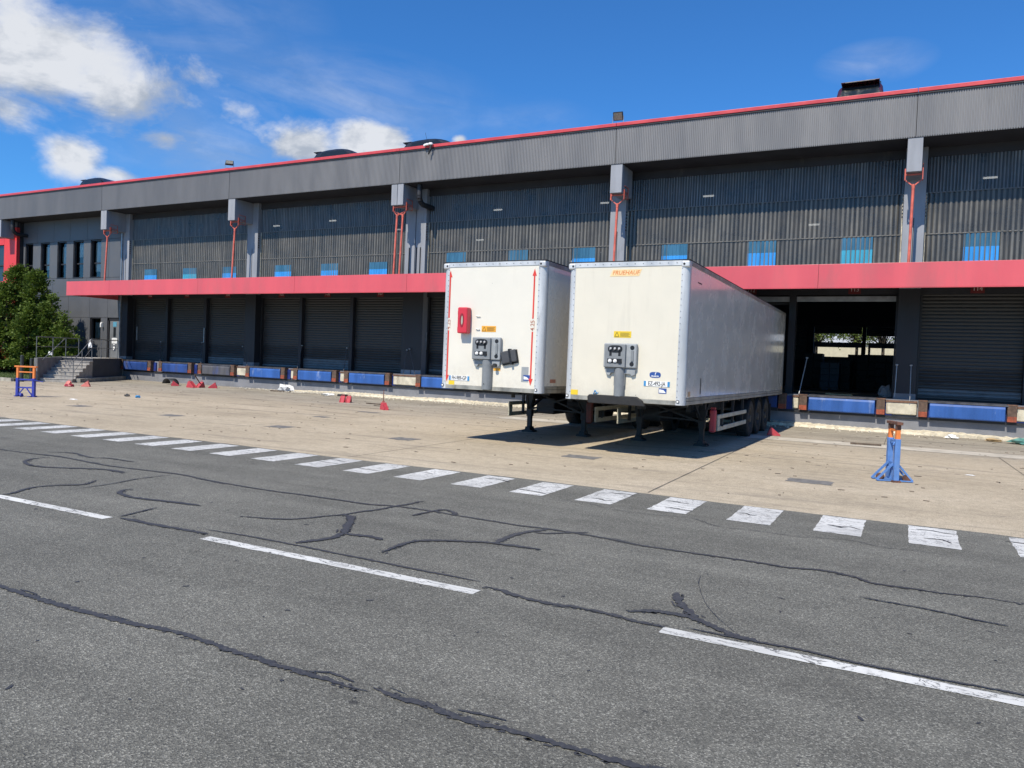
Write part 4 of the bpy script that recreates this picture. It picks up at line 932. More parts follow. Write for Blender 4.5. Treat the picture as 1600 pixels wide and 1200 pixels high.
    for y in (7.65, 8.96, 10.27):
        P(MB().cyl((.3, y, .515), (WD-.3, y, .515), .07, n=12), 'axle', 'chassis')
        for s_ in (-1, 1):
            x = .2 if s_ < 0 else WD-.2; make_wheel(r, x, y, s_)
            # mudguard arc
            m = MB(); x0, x1 = sorted((x-.2, x+.2)); n = 12; R = .60; vs = []
            for i in range(n+1):
                t = math.radians(20+140*i/n)
                for xx in (x0, x1): vs.append((xx, y+R*math.cos(t), min(.515+R*math.sin(t)*.98, zb-.02)))
            m.add(vs, [(2*i, 2*i+1, 2*i+3, 2*i+2) for i in range(n)], True); P(m, 'mudguard', 'rubber_black')
            P(MB().box(x-.12 if s_ > 0 else x+.02, x-.02 if s_ > 0 else x+.12, y-.5, y+.3, .56, .66), 'spring_arm', 'chassis')
    P(MB().box(.12, WD-.12, L-.18, L-.06, .52, .64), 'rear_bumper', 'chassis'); P(MB().box(.6, .7, L-.5, L-.1, .6, zb).box(WD-.7, WD-.6, L-.5, L-.1, .6, zb), 'bumper_bracket', 'chassis')
    for x in (.2, WD-.2): P(MB().box(x-.18, x+.18, L-2.35, L-2.32, .25, .85), 'mud_flap', 'rubber_black')
    return r
def plate(root, x0, x1, z0, z1, txt, y=-.004):
    p = MB().box(x0, x1, y-.006, y, z0, z1).build('number_plate', M['plate_white'], root)
    MB().box(x0, x0+.045, y-.008, y-.006, z0+.002, z1-.002).build('plate_band', M['plate_blue'], p); MB().box(x1-.045, x1, y-.008, y-.006, z0+.002, z1-.002).build('plate_band', M['plate_blue'], p)
    t = text(txt, (z1-z0)*1.12, M['print_dark'], p, ((x0+x1)/2, y-.008, (z0+z1)/2), bold=.0012, space=1.0); t.scale = (.72, 1, 1)
    return p
def slab(root, name, mat, x0, x1, z0, z1, y=-.003, t=.002, parent=None):
    return MB().box(x0, x1, y-t, y, z0, z1).build(name, M[mat], parent or root)

# ---------------- trailer 1 (with the red arrows)
X1, Y1 = -9.483, 14.677
t1 = make_trailer('semi_trailer', (X1, Y1, 0), 0.0, 1.195, 4.035, 'white box semi-trailer with red height arrows on its front, the farther of the two', 'semi-trailers backed up to the dock', True)
def lx(x): return x-X1
for x in (-9.305, -7.185):
    for (z0, z1, up_) in ((2.79, 3.86, 1), (1.35, 2.51, 0)):
        if up_: m = MB().box(lx(x)-.017, lx(x)+.017, -.006, -.003, z0, z1-.14); m.prism([(lx(x)-.05, z1-.15), (lx(x)+.05, z1-.15), (lx(x), z1)], 'y', -.0062, -.003)
        else: m = MB().box(lx(x)-.017, lx(x)+.017, -.006, -.003, z0+.14, z1); m.prism([(lx(x)-.05, z0+.15), (lx(x), z0), (lx(x)+.05, z0+.15)], 'y', -.0062, -.003)
        m.build('arrow', M['print_red'], t1)
    text('4.25', .135, M['print_dark'] if 0 else M['print_dull_red'], t1, (lx(x), -.004, 2.645), (math.pi/2, -math.pi/2, 0), bold=.001)
eb = MB().box(lx(-8.97), lx(-8.72), -.19, -.004, 2.44, 3.02).build('extinguisher_locker', M['safety_red'], t1, bevel=.03, seg=3)
pts = [(lx(-8.85)+.055*math.cos(t), 2.73+.155*math.sin(t)) for t in np.linspace(0, 2*math.pi, 22)[:-1]]
MB().prism(pts, 'y', -.197, -.188).build('window_recess', M['safety_dark_red'], eb)
pts = [(lx(-8.84)+.022*math.cos(t), 2.73+.10*math.sin(t)) for t in np.linspace(0, 2*math.pi, 16)[:-1]]
MB().prism(pts, 'y', -.202, -.1975).build('extinguisher_view', M['guard_cream'], eb)
MB().box(lx(-8.985), lx(-8.965), -.15, -.1, 2.5, 2.58).box(lx(-8.985), lx(-8.965), -.15, -.1, 2.86, 2.94).build('latch', M['safety_dark_red'], eb)
for z in (2.82, 2.53): MB().tube([(lx(-8.57), -.004, z), (lx(-8.57), -.03, z+.02), (lx(-8.49), -.03, z+.02), (lx(-8.49), -.004, z)], .009).build('hook', M['plate_white'], t1)
def warn(root, x0, x1, z0, z1, mat='label_yellow'):
    p = slab(root, 'warning_label', mat, x0, x1, z0, z1)
    h = z1-z0; a = x0+.02
    m = MB()
    m.bar((a, -.006, z0+.02), (a+h*.36, -.006, z1-.02), .008, .002, up=(0, 1, 0)); m.bar((a+h*.36, -.006, z1-.02), (a+h*.72, -.006, z0+.02), .008, .002, up=(0, 1, 0)); m.bar((a, -.006, z0+.02), (a+h*.72, -.006, z0+.02), .008, .002, up=(0, 1, 0))
    for k in range(5): m.box(a+h*.9, x1-.02-.03*(k % 2), -.0062, -.0055, z0+.02+k*(h-.04)/5, z0+.02+k*(h-.04)/5+.007)
    m.build('label_print', M['print_dark'], p)
warn(t1, lx(-8.44), lx(-8.08), 2.49, 2.62, 'label_orange')
connection_box(t1, lx(-8.62), lx(-7.90), 1.87, 2.37)
MB().cyl((lx(-8.235), -.03, 1.22), (lx(-8.235), -.03, 1.87), .12, n=20).box(lx(-8.355), lx(-8.115), -.03, -.011, 1.22, 1.87).build('cable_duct', M['box_grey'], t1)
MB().cyl((lx(-8.25), -.155, 1.34), (lx(-8.25), -.145, 1.34), .012).build('duct_screw', M['print_dark'], t1)
R = Matrix.Rotation(math.radians(-12), 3, 'Y')
ld = MB().cbox((lx(-7.70), -.05, 1.96), (.36, .08, .27), R).build('open_lid', M['lid_dark'], t1, bevel=.02)
MB().cbox((lx(-7.66), -.05, 1.96), (.05, .09, .34), R).cbox((lx(-7.70), -.02, 1.94), (.4, .03, .29), R).build('lid_hinge', M['black_plastic'], ld)
MB().cyl((lx(-8.02), -.05, 1.76), (lx(-8.02), -.14, 1.76), .04).build('hose_end', M['print_dark'], t1); slab(t1, 'warning_label', 'label_orange', lx(-8.10), lx(-7.93), 1.64, 1.70)
plate(t1, lx(-9.24), lx(-8.71), 1.385, 1.49, 'FH-989-GP')
slab(t1, 'sticker', 'label_yellow', lx(-9.25), lx(-9.10), 1.27, 1.375)
slab(t1, 'sticker', 'box_grey_light', lx(-7.41), lx(-7.24), 1.42, 1.75, y=-.0005, t=.001); st = slab(t1, 'sticker', 'badge_blue', lx(-7.36), lx(-7.20), 1.455, 1.575, y=-.002); 
MB().prism([(lx(-7.35), 1.48), (lx(-7.22), 1.48), (lx(-7.27), 1.53), (lx(-7.35), 1.55)], 'y', -.0052, -.004).build('sticker_print', M['plate_white'], st)
MB().box(1.9+.65, 2.5516, .45, .75, 1.42, 1.50).build('side_sticker', M['print_dull_red'], t1)

# ---------------- trailer 2 (the nearer)
X2, Y2 = -6.433, 14.778
t2 = make_trailer('semi_trailer', (X2, Y2, 0), 0.004, 1.12, 3.973, 'cream white FRUEHAUF box semi-trailer with red extinguisher box, the nearer of the two', 'semi-trailers backed up to the dock', False)
t2['label'] = 'cream white box semi-trailer with orange lettering across its front top, the nearer of the two'
def l2(x): return x-X2
p = MB().prism([(l2(-5.52), 3.675), (l2(-4.90), 3.675), (l2(-4.84), 3.815), (l2(-5.46), 3.815)], 'y', -.004, -.0005).build('name_label', M['print_pale_orange'], t2)
text('FRUEHAUF', .118, M['print_orange'], p, (l2(-5.18), -.0045, 3.745), bold=.0005, shear=.2)
warn(t2, l2(-5.38), l2(-5.01), 2.43, 2.56)
connection_box(t2, l2(-5.55), l2(-4.85), 1.81, 2.31)
MB().cyl((l2(-5.205), -.03, 1.235), (l2(-5.205), -.03, 1.81), .11, n=20).box(l2(-5.32), l2(-5.09), -.06, -.011, 1.45, 1.81).build('cable_duct', M['box_grey'], t2)
bp = [(l2(-4.475)+.115*(abs(math.cos(t))**.5)*math.copysign(1, math.cos(t)), 1.70+.058*(abs(math.sin(t))**.8)*math.copysign(1, math.sin(t))) for t in np.linspace(0, 2*math.pi, 25)[:-1]]
bd = MB().prism(bp, 'y', -.005, -.001).build('badge', M['badge_blue'], t2)
text('f', .075, M['plate_white'], bd, (l2(-4.475), -.0055, 1.722), bold=.002, shear=.2); text('FRAIKIN', .042, M['plate_white'], bd, (l2(-4.475), -.0055, 1.672), bold=.001)
plate(t2, l2(-4.70), l2(-4.17), 1.47, 1.575, 'EZ-492-JA')
st = slab(t2, 'sticker', 'badge_blue', l2(-4.39), l2(-4.23), 1.335, 1.44, y=-.002); MB().prism([(l2(-4.38), 1.35), (l2(-4.24), 1.35), (l2(-4.29), 1.405), (l2(-4.38), 1.42)], 'y', -.0052, -.004).build('sticker_print', M['plate_white'], st)
slab(t2, 'sticker', 'label_yellow', l2(-6.28), l2(-6.12), 1.215, 1.32)
MB().prism([(l2(-5.86), 1.20), (l2(-5.82), 1.245), (l2(-4.82), 1.245), (l2(-4.70), 1.17), (l2(-4.64), 1.06), (l2(-5.84), 1.07)], 'y', -.13, -.013).build('rubbing_pad', M['rubber_black'], t2, bevel=.015)
MB().tube([(l2(-5.76), -.02, 1.25), (l2(-5.72), -.05, 1.33), (l2(-5.68), -.05, 1.27), (l2(-5.64), -.05, 1.28)], .012).build('cable_end', M['plate_blue'], t2)
MB().box(2.5505, 2.5525, .30, .50, 1.29, 1.39).build('side_sticker', M['side_mark'], t2)
MB().box(2.5505, 2.5525, 1.30, 1.38, 1.32, 1.66).build('scrape_mark', M['print_dull_red'] if 0 else M['chassis'], t2)
MB().box(2.5505, 2.5525, .72, 1.05, 3.60, 3.625).build('scrape_mark', M['chassis'], t2)
MB().box(2.5505, 2.5525, 13.2, 13.4, 1.3, 1.4).build('side_sticker', M['side_mark'], t2)
MB().cyl((.02, .05, 3.98), (.02, .05, 4.03), .012).build('roof_pin', M['chrome'], t2)

# ------------------------------------------------------------------ trestles
simple('stand_blue', (.10, .22, .50), .45, var=.12, scale=5, dirt=((.30, .40, .55), 7, .55, .8, .5))
simple('stand_dark_blue', (.035, .05, .33), .45, var=.12, scale=5, dirt=((.45, .45, .55), 5, .62, .8, .3))
simple('stand_orange', (.75, .22, .05), .5, var=.12, scale=6, dirt=((.45, .16, .06), 6, .5, .8, .6))
simple('rust', (.13, .06, .04), .85, var=.4, scale=12, bump=.4)
def trestle(loc, rz, blue, w, hb, ht, label, rusty):
    r = empty('trailer_trestle', loc, rz); tag(r, label, 'trestle', 'trailer support trestles on the yard')
    for s_ in (-1, 1):
        x = s_*w/2
        p = MB().box(x-.045, x+.045, -.045, .045, .03, hb).build('post', M[blue], r, bevel=.006)
        MB().box(x-.07, x+.07, -.07, .07, .0, .03).build('foot_plate', M['rust' if rusty else blue], p)
        MB().box(x-.034, x+.034, -.034, .034, hb, ht-.05).build('inner_post', M['stand_orange'], r)
        if rusty: MB().box(x-.037, x+.037, -.037, .037, ht-.14, ht-.052).build('rusty_end', M['rust'], r)
        for t_ in ((-1, 1) if rusty else ()): MB().bar((x-s_*.05, t_*.03, .33), (x-s_*.05, t_*.30, .025), .045, .03).build('strut', M[blue], r)
        MB().box(x-s_*.05-.03, x-s_*.05+.03, -.30 if rusty else -.2, .30 if rusty else .2, .012, .035).build('base_bar', M[blue], r)
    MB().box(-w/2-.10, w/2+.10, -.05, .05, ht-.05, ht).build('head_bar', M['rust' if rusty else 'stand_orange'], r, bevel=.006)
    MB().box(-w/2+.035, w/2-.035, -.02, .02, (hb+ht)/2-.02, (hb+ht)/2+.02).build('upper_rail', M['stand_orange'], r)
    MB().box(-w/2+.046, w/2-.046, -.025, .025, hb-.075, hb-.025).build('cross_rail', M[blue], r)
    MB().box(-w/2+.046, w/2-.046, -.025, .025, .29, .34).build('cross_rail', M[blue], r)
    MB().bar((-w/2+.05, -.03, .06), (-.06, -.03, .29), .03).bar((w/2-.05, -.03, .06), (.06, -.03, .29), .03).build('diagonal', M[blue], r)
    MB().cyl((w/2, -.05, hb-.06), (w/2+.02, -.10, hb-.06), .012).bar((w/2+.04, -.06, hb-.05), (w/2+(.42 if not rusty else .1), -.10, hb-.10), .018).build('locking_lever', M[blue], r)
    for y in (-.2, .2):
        wh_ = MB().cyl((-.03+(.12 if y > 0 else 0), y, .065), (.03+(.12 if y > 0 else 0), y, .065), .065, n=16).build('wheel', M['rust' if rusty else 'stand_dark_blue'], r)
    return r
trestle((-.17, 15.12, 0), math.radians(-98+27), 'stand_blue', .36, .76, 1.06, 'light blue trestle with rusty orange head, alone on the concrete at the right', True)
trestle((-26.9, 15.5, 0), math.radians(22), 'stand_dark_blue', .60, .64, 1.06, 'dark blue trestle with bright orange top bar in front of the stairs', False)

# ------------------------------------------------------------------ wheel chocks
simple('chock_red', (.46, .05, .065), .5, var=.12, scale=8, dirt=((.25, .05, .05), 9, .5, .8, .5)); simple('chock_faded', (.66, .20, .17), .6, var=.15, scale=8)
simple('tarp_black', (.04, .042, .045), .5, var=.2, scale=6)
def chock(loc, rz, label, mat='chock_red', tip=0, s=1.0, pole=None, group='red wheel chocks lying on the yard', pair=False):
    r = empty('wheel_chock', loc, rz); tag(r, label, 'wheel chock', group)
    def one(ox):
        m = MB().prism([(-.19, 0), (.17, 0), (.17, .05), (.10, .22), (.05, .235), (-.19, .04)], 'x', ox-.085, ox-.06)
        m.prism([(-.19, 0), (.17, 0), (.17, .05), (.10, .22), (.05, .235), (-.19, .04)], 'x', ox+.06, ox+.085)
        m.prism([(-.19, .0), (.05, .235), (.06, .22), (-.165, .0)], 'x', ox-.06, ox+.06); m.box(ox-.06, ox+.06, .12, .16, .0, .10)
        b = m.build('body', M[mat], r, bevel=.006); MB().box(ox-.055, ox+.055, .02, .11, .01, .17).build('recess', M['print_dark'], b)
        MB().tube([(ox-.04, .08, .225), (ox-.04, .08, .27), (ox+.04, .08, .27), (ox+.04, .08, .225)], .009).build('handle', M[mat], r)
    one(0)
    if pair: one(.22)
    if pole: MB().bar((.0, .1, .05), pole, .03).build('pull_rod', M['rust'], r)
    r.rotation_euler = (tip, 0, rz); r.scale = (s, s, s)
    return r
chock((-33.4, 21.1, .0), .5, 'faded red chock beside a dark rag at the foot of the stairs', 'chock_faded')
chock((-32.9, 21.6, 0), -.9, 'red chock lying by the low kerb right of the stairs', 'chock_faded')
chock((-31.2, 25.9, 0), 1.6, 'bright red chock standing in front of a heap of two others', s=1.35)
chock((-31.1, 26.35, .0), .2, 'red chock in the middle of the heap, with its handle sticking up', s=1.25, pole=(-.05, -.3, .5))
chock((-30.5, 26.6, 0), -.8, 'red chock half in shadow at the back of the heap', s=1.15)
chock((-32.9, 26.3, 0), 2.4, 'dull red chock under the end of the black curved mudguard', s=1.0)
chock((-19.95, 23.8, 0), .5, 'pair of faded red chocks joined side by side in front of the dock', s=1.1, pair=True)
chock((-16.35, 21.75, 0), 1.0, 'red chock with a long rod leaning out of it, left of the farther trailer', pole=(.1, .35, .62), s=1.1)
chock((-3.45, 23.5, 0), 1.8, 'bright red chock on the shadow edge behind the nearer trailer')
# black curved mudguard lying on the ground
m = MB(); vs = []
for i in range(13):
    t = math.radians(10+160*i/12)
    for y in (-.2, .2): vs.append((-.55*math.cos(t)*1.25, y, .34*math.sin(t)))
m.add(vs, [(2*i, 2*i+1, 2*i+3, 2*i+2) for i in range(12)], True)
o = m.build('mudguard', M['tarp_black'], loc=(-33.6, 26.6, .01)); o.rotation_euler = (0, 0, -.35); so = o.modifiers.new('s', 'SOLIDIFY'); so.thickness = .015
tag(o, 'black curved plastic mudguard lying arched on the ground by the dock', 'mudguard')

# ------------------------------------------------------------------ debris
simple('wood_dark', (.10, .075, .055), .85, var=.4, scale=8); simple('wood_pale', (.45, .33, .18), .85, var=.2, scale=8)
simple('litter_white', (.78, .78, .76), .7, var=.05); simple('litter_green', (.10, .25, .22), .5, var=.2, scale=10); simple('plaster_bits', (.66, .61, .50), .95, var=.25, scale=14)
def stick(a, b, w, h, mat, label, cat='plank', name='plank'):
    o = MB().bar((0, 0, 0), (b[0]-a[0], b[1]-a[1], 0), w, h).build(name, M[mat], loc=(a[0], a[1], h/2+.004), bevel=.004); tag(o, label, cat); return o
stick((-1.30, 22.5), (-.55, 22.6), .07, .05, 'wood_dark', 'dark broken bar lying on the pale strip behind the light blue trestle', 'metal bar', 'metal_bar')
stick((-18.9, 24.0), (-18.2, 23.95), .09, .04, 'wood_dark', 'short dark batten lying between the red chocks left of the trailers')
stick((-27.6, 27.55), (-26.5, 27.7), .16, .05, 'wood_dark', 'dark board lying beside the heap of rubble against the dock')
stick((-18.0, 23.3), (-17.1, 23.0), .05, .02, 'wood_dark', 'thin dark strip on the concrete left of the chock with a rod', 'strip', 'metal_strip')
def crumple(name, loc, r, mat, label, cat, flat=.4, n=26, seed=1):
    rr = random.Random(seed); import bmesh
    bm = bmesh.new(); bmesh.ops.create_icosphere(bm, subdivisions=2, radius=1)
    for v in bm.verts: k = rr.uniform(.55, 1.25); v.co = Vector((v.co.x*k*r, v.co.y*k*r*.8, max(v.co.z, -.2)*k*r*flat))
    zmin = min(v.co.z for v in bm.verts)
    for v in bm.verts: v.co.z -= zmin
    me = bpy.data.meshes.new(name); bm.to_mesh(me); bm.free(); me.materials.append(M[mat])
    o = bpy.data.objects.new(name, me); COL.objects.link(o); o.location = loc
    if label: tag(o, label, cat)
    return o
crumple('crushed_can', (-25.9, 18.62, .004), .11, 'print_dark', 'black crushed can on the concrete in front of the left dock', 'can', .8, seed=3)
crumple('crushed_can', (-25.05, 18.45, .004), .10, 'plate_blue', 'pale blue crushed can to the right of the black one', 'can', .8, seed=4)
crumple('paper_scrap', (-24.95, 15.95, .004), .12, 'litter_white', 'white paper scrap on the concrete beside the dark blue trestle', 'paper', .2, seed=5)
crumple('paper_scrap', (1.15, 17.2, .004), .09, 'litter_white', 'small white paper scrap lying right of the light blue trestle', 'paper', .1, seed=6)
crumple('plastic_bag', (-27.0, 27.9, .0), .42, 'litter_white', 'white crumpled plastic bag on the rubble heap under a column of the dock', 'bag', .7, seed=8)
crumple('plastic_bag', (-23.8, 27.3, .0), .34, 'litter_white', 'flat white plastic sheet on the rubble line in front of the dock', 'bag', .3, seed=9)
crumple('plastic_bag', (1.3, 27.7, .02), .22, 'litter_white', 'white crumpled bag lying at the kerb below the rightmost blue leveller', 'bag', .4, seed=10)
crumple('plastic_bag', (3.2, 27.3, .02), .42, 'litter_green', 'green plastic sheet lying at the right edge by the dock wall', 'bag', .35, seed=12)
crumple('cardboard_scrap', (2.45, 27.75, .02), .26, 'wood_pale', 'tan cardboard scrap beside the green sheet at the dock wall', 'cardboard', .25, seed=14)
o = MB().cbox((0, 0, .05), (.45, .2, .1)).build('battery_case', M['print_dark'], loc=(-22.9, 27.3, 0), bevel=.01); tag(o, 'small black plastic case lying on the pale rubble line', 'case')
crumple('rag', (-33.0, 20.9, 0), .22, 'safety_dark_red', 'dark red rag crumpled at the foot of the stairs', 'rag', .6, seed=16)
crumple('plastic_sack', (-.72, 29.95, 1.15), .22, 'box_grey', 'pale grey sack slumped against the right side of the open door', 'sack', 1.7, seed=18)
m = MB(); 
for i in range(1500):
    x = random.uniform(-31, 10) if i % 4 else random.gauss(-26.7, .7); t = abs(random.gauss(0, 1)); y = 28.4-t*.45+(0 if x > -27 else .25); r = random.uniform(.008, .035)*(1.4 if i % 9 == 0 else 1)
    if x > -3.4 and i % 2: continue
    c = Vector((x, y, r*.5)); q = Matrix.Rotation(random.uniform(0, 3), 3, (random.random(), random.random(), random.random()+.1))
    m.cbox(c, (r*random.uniform(1, 2.6), r*random.uniform(.8, 1.6), r*.8), q)
o = m.build('rubble', M['plaster_bits'], kind='stuff'); tag(o, 'pale broken plaster and concrete crumbs strewn along the foot of the dock', 'rubble')
m = MB()
for i in range(520):
    x = random.uniform(-34, 9); y = random.uniform(11.5, 28.2); r = random.uniform(.008, .026)
    m.cbox((x, y, .006), (r*random.uniform(1, 5), r, .008), Matrix.Rotation(random.uniform(-.5, .5), 3, 'Z'))
o = m.build('grit', M['wood_dark'], kind='stuff'); tag(o, 'dark grit, twigs and scraps scattered over the concrete yard', 'grit')

# ------------------------------------------------------------------ poles leaning at the levellers
POL = [((-38.0, 29.35, 2.25), (-37.25, 28.75, 1.14), 'leftmost thin steel pole leaning between two blue levellers'), ((-34.6, 29.35, 2.3), (-33.95, 28.75, 1.14), 'thin steel pole leaning above the second gap between the left levellers'),
       ((-31.5, 29.35, 2.15), (-30.5, 28.75, 1.15), 'thin steel pole slanting in front of the second column from the left'), ((-27.3, 29.3, 2.3), (-27.05, 28.75, 1.14), 'thin upright pole in the second bay of doors by the first post'),
       ((-24.4, 29.3, 2.25), (-24.1, 28.75, 1.14), 'thin upright pole in the second bay of doors by its second post'), ((-20.55, 29.12, 2.3), (-19.95, 28.75, 1.14), 'thin slanting pole against the double column left of the trailers'),
       ((-20.7, 29.12, 2.25), (-20.62, 28.8, 1.14), 'thin straight pole against the double column left of the trailers'), ((-3.27, 29.3, 2.45), (-3.42, 28.75, 1.15), 'pale pole leaning at the left side of the open door'),
       ((-.36, 29.1, 2.3), (-.38, 28.9, 1.2), 'short rod on the left face of the column beside the open door'), ((.07, 29.1, 2.3), (.085, 28.7, .98), 'short rod on the right face of the column beside the open door')]
for a, b, lab in POL:
    d = Vector(b)-Vector(a); o = MB().cyl(-d, (0, 0, 0), .014 if 'pale' not in lab else .02, n=8).build('leaning_pole', M['galv' if 'thin' not in lab else 'lip_steel'], loc=b)
    tag(o, lab, 'pole', 'poles leaning at the dock levellers')
    MB().cyl(-d+Vector((-.04, 0, 0)), -d+Vector((.04, 0, 0)), .028, n=8).build('handle', M['galv'], o)

# ------------------------------------------------------------------ stairs to the office door
simple('stair_concrete', (.36, .34, .31), .9, var=.2, scale=4, bump=.4, dirt=((.13, .125, .12), 3, .5, .8, .6)); simple('stair_wall', (.065, .07, .082), .85, var=.2, scale=2, bump=.3); simple('rail_steel', (.16, .165, .17), .5, metal=.3, var=.15, scale=6)
simple('wall_concrete', (.17, .17, .17), .9, var=.25, scale=2, bump=.3)
D = Vector((3.85, -5.4)); Lt = D.length; D.normalize(); N = Vector((-D.y, D.x))   # N points towards the dock side
ang = math.atan2(D.y, D.x)
stt = empty('entrance_stairs', (-40.42, 28.7, 0), ang); tag(stt, 'concrete stairs and landing with grey tube railings leading up to the office door', 'stairs')
# local x runs down the flight, local y towards the dock; width 1.5
PT_, ST, Wd = 4.2, Lt-4.2, 1.5
MB().box(0, PT_, -Wd, -.0, 0, 1.18).build('landing', M['stair_wall'], stt)
MB().box(-.0, PT_+.03, -Wd, .015, 1.182, 1.21).build('landing_slab', M['stair_concrete'], stt, bevel=.006)
MB().add([(0, 0, 1.19), (-.9, .0, 1.19), (-1.9, -1.6, 1.19), (0, -1.5, 1.19), (0, 0, 0), (-.9, 0, 0), (-1.9, -1.6, 0), (0, -1.5, 0)], [(0, 1, 2, 3), (0, 4, 5, 1), (1, 5, 6, 2), (2, 6, 7, 3)]).build('landing', M['stair_concrete'], stt)
ns = 7; rise = 1.2/ns; tread = ST/(ns-1)
for i in range(ns-1):
    z = 1.2-rise*(i+1)
    MB().box(PT_+i*tread, PT_+(i+1)*tread+.02, -Wd, 0, 0, z-.03).build('step', M['stair_concrete'], stt, bevel=.008)
    MB().box(PT_+i*tread-.01, PT_+(i+1)*tread+.04, -Wd-.0, .03, z-.028, z+.012).build('tread', M['stair_concrete'], stt, bevel=.006)
MB().prism([(PT_-2.2, 0), (Lt+.25, 0), (Lt+.25, 1.16), (PT_-2.2, 1.28)], 'y', -Wd-.16, -Wd-.004).build('parapet', M['wall_concrete'], stt)
MB().box(.05, Lt-.3, .03, .26, 0, .20).build('edge_kerb', M['kerb_stone'], stt, bevel=.02)
def rail(pts, r=.021): MB().tube(pts, r, 8).build('handrail', M['rail_steel'], stt)
def post(x, y, z0, z1): MB().cyl((x, y, z0), (x, y, z1), .021, n=8).build('rail_post', M['rail_steel'], stt)
zt_ = 2.22
rail([(.6, -.05, zt_), (PT_+.05, -.05, zt_), (Lt-.15, -.05, 1.05)]); rail([(.6, -.05, 1.75), (PT_, -.05, 1.75), (Lt-.3, -.05, .55)], .014)
for x in (.6, 1.8, 3.0, PT_): post(x, -.05, 1.2, zt_)
post(PT_+ST*.5, -.05, .5, 1.66); post(Lt-.2, -.05, .0, 1.07)
rail([(PT_-2.2, -Wd-.08, zt_+.0), (Lt+.2, -Wd-.08, 2.2)]); rail([(PT_-2.2, -Wd-.08, 1.75), (Lt+.2, -Wd-.08, 1.72)], .014)
for x in (PT_-2.2, PT_-.6, PT_+.9, Lt+.2): post(x, -Wd-.08, 1.1, 2.2)
rail([(PT_-.1, -Wd+.06, zt_-.05), (Lt-.1, -Wd+.06, 1.05)])
rail([(.6, -.05, zt_), (.15, -.9, zt_)])
for i, (x, y, z, lab) in enumerate(((PT_+.2, -.07, 1.75, 'white cloth hanging over the near handrail of the stairs'), (Lt-1.3, -Wd-.1, 1.3, 'white rag caught on the far railing of the stairs'))):
    p = Vector((-40.42, 28.7)) + D*x + N*y
    o = crumple('cloth', (p.x, p.y, z), .10, 'litter_white', lab, 'cloth', 3.0 if i == 0 else 1.6, seed=30+i)
# bollards
simple('bollard_green', (.028, .035, .032), .6, var=.2, scale=6)
for (x, y, h, lab) in ((-39.95, 21.5, 1.05, 'dark bollard at the far left edge in front of the lawn'), (-38.35, 22.35, 1.1, 'dark bollard behind the dark blue trestle'), (-37.75, 21.55, 1.25, 'taller dark bollard at the corner of the stair wall')):
    o = MB().cyl((0, 0, 0), (0, 0, h), .075, n=14).cyl((0, 0, h), (0, 0, h+.03), .075, .04, n=14).build('bollard', M['bollard_green'], loc=(x, y, 0)); tag(o, lab, 'bollard', 'bollards before the lawn')
    MB().cyl((0, 0, 0), (0, 0, .03), .11, n=14).build('base_ring', M['bollard_green'], o)

# ------------------------------------------------------------------ floodlights, roof items, cars
def floodlight(x, label, yaw, tilt):
    r = empty('floodlight', (x, 28.05, 11.235), yaw); tag(r, label, 'floodlight', 'floodlights on the roof edge')
    R = Matrix.Rotation(tilt, 3, 'X')
    h = MB().cbox((0, 0, .30), (.38, .09, .32), R).build('housing', M['black_plastic'], r, bevel=.01)
    c = R @ Vector((0, -.049, 0)); MB().cbox((0, c.y, .30+c.z), (.33, .01, .27), R).build('glass', M['lens_grey'], h)
    MB().tube([(-.21, 0, .30), (-.21, 0, .03), (.21, 0, .03), (.21, 0, .30)], .014, 6).build('yoke', M['galv'], r)
    MB().cyl((0, .0, 0), (0, 0, .04), .05).build('mount', M['galv'], r)
simple('lens_grey', (.20, .19, .16), .3, var=.2, scale=12)
floodlight(-10.42, 'floodlight on the roof edge above the trailers, right of centre', .1, .5)
floodlight(-31.45, 'floodlight on the roof edge above the second bracket, left part of the roof', .75, -.75)
floodlight(-53.1, 'floodlight cut off at the far left end of the roof edge', .6, -.6)
m = MB()
r = empty('hanging_cloth', (-18.95, 27.86, 11.2)); tag(r, 'white and black rag hanging over the red roof edge', 'cloth')
m = MB(); pts = [(-.32, -.05, -.02), (-.2, -.05, .03), (-.05, -.06, .02), (.05, -.05, .06), (.12, -.06, .0)]
for a, b in zip(pts[:-1], pts[1:]): m.bar(a, b, .10, .09)
m.build('white_part', M['litter_white'], r, bevel=.02); MB().bar((.06, -.06, -.02), (.02, -.06, -.22), .08, .05).bar((.02, -.06, -.2), (-.05, -.06, -.42), .09, .04).build('black_part', M['print_dark'], r, bevel=.015)

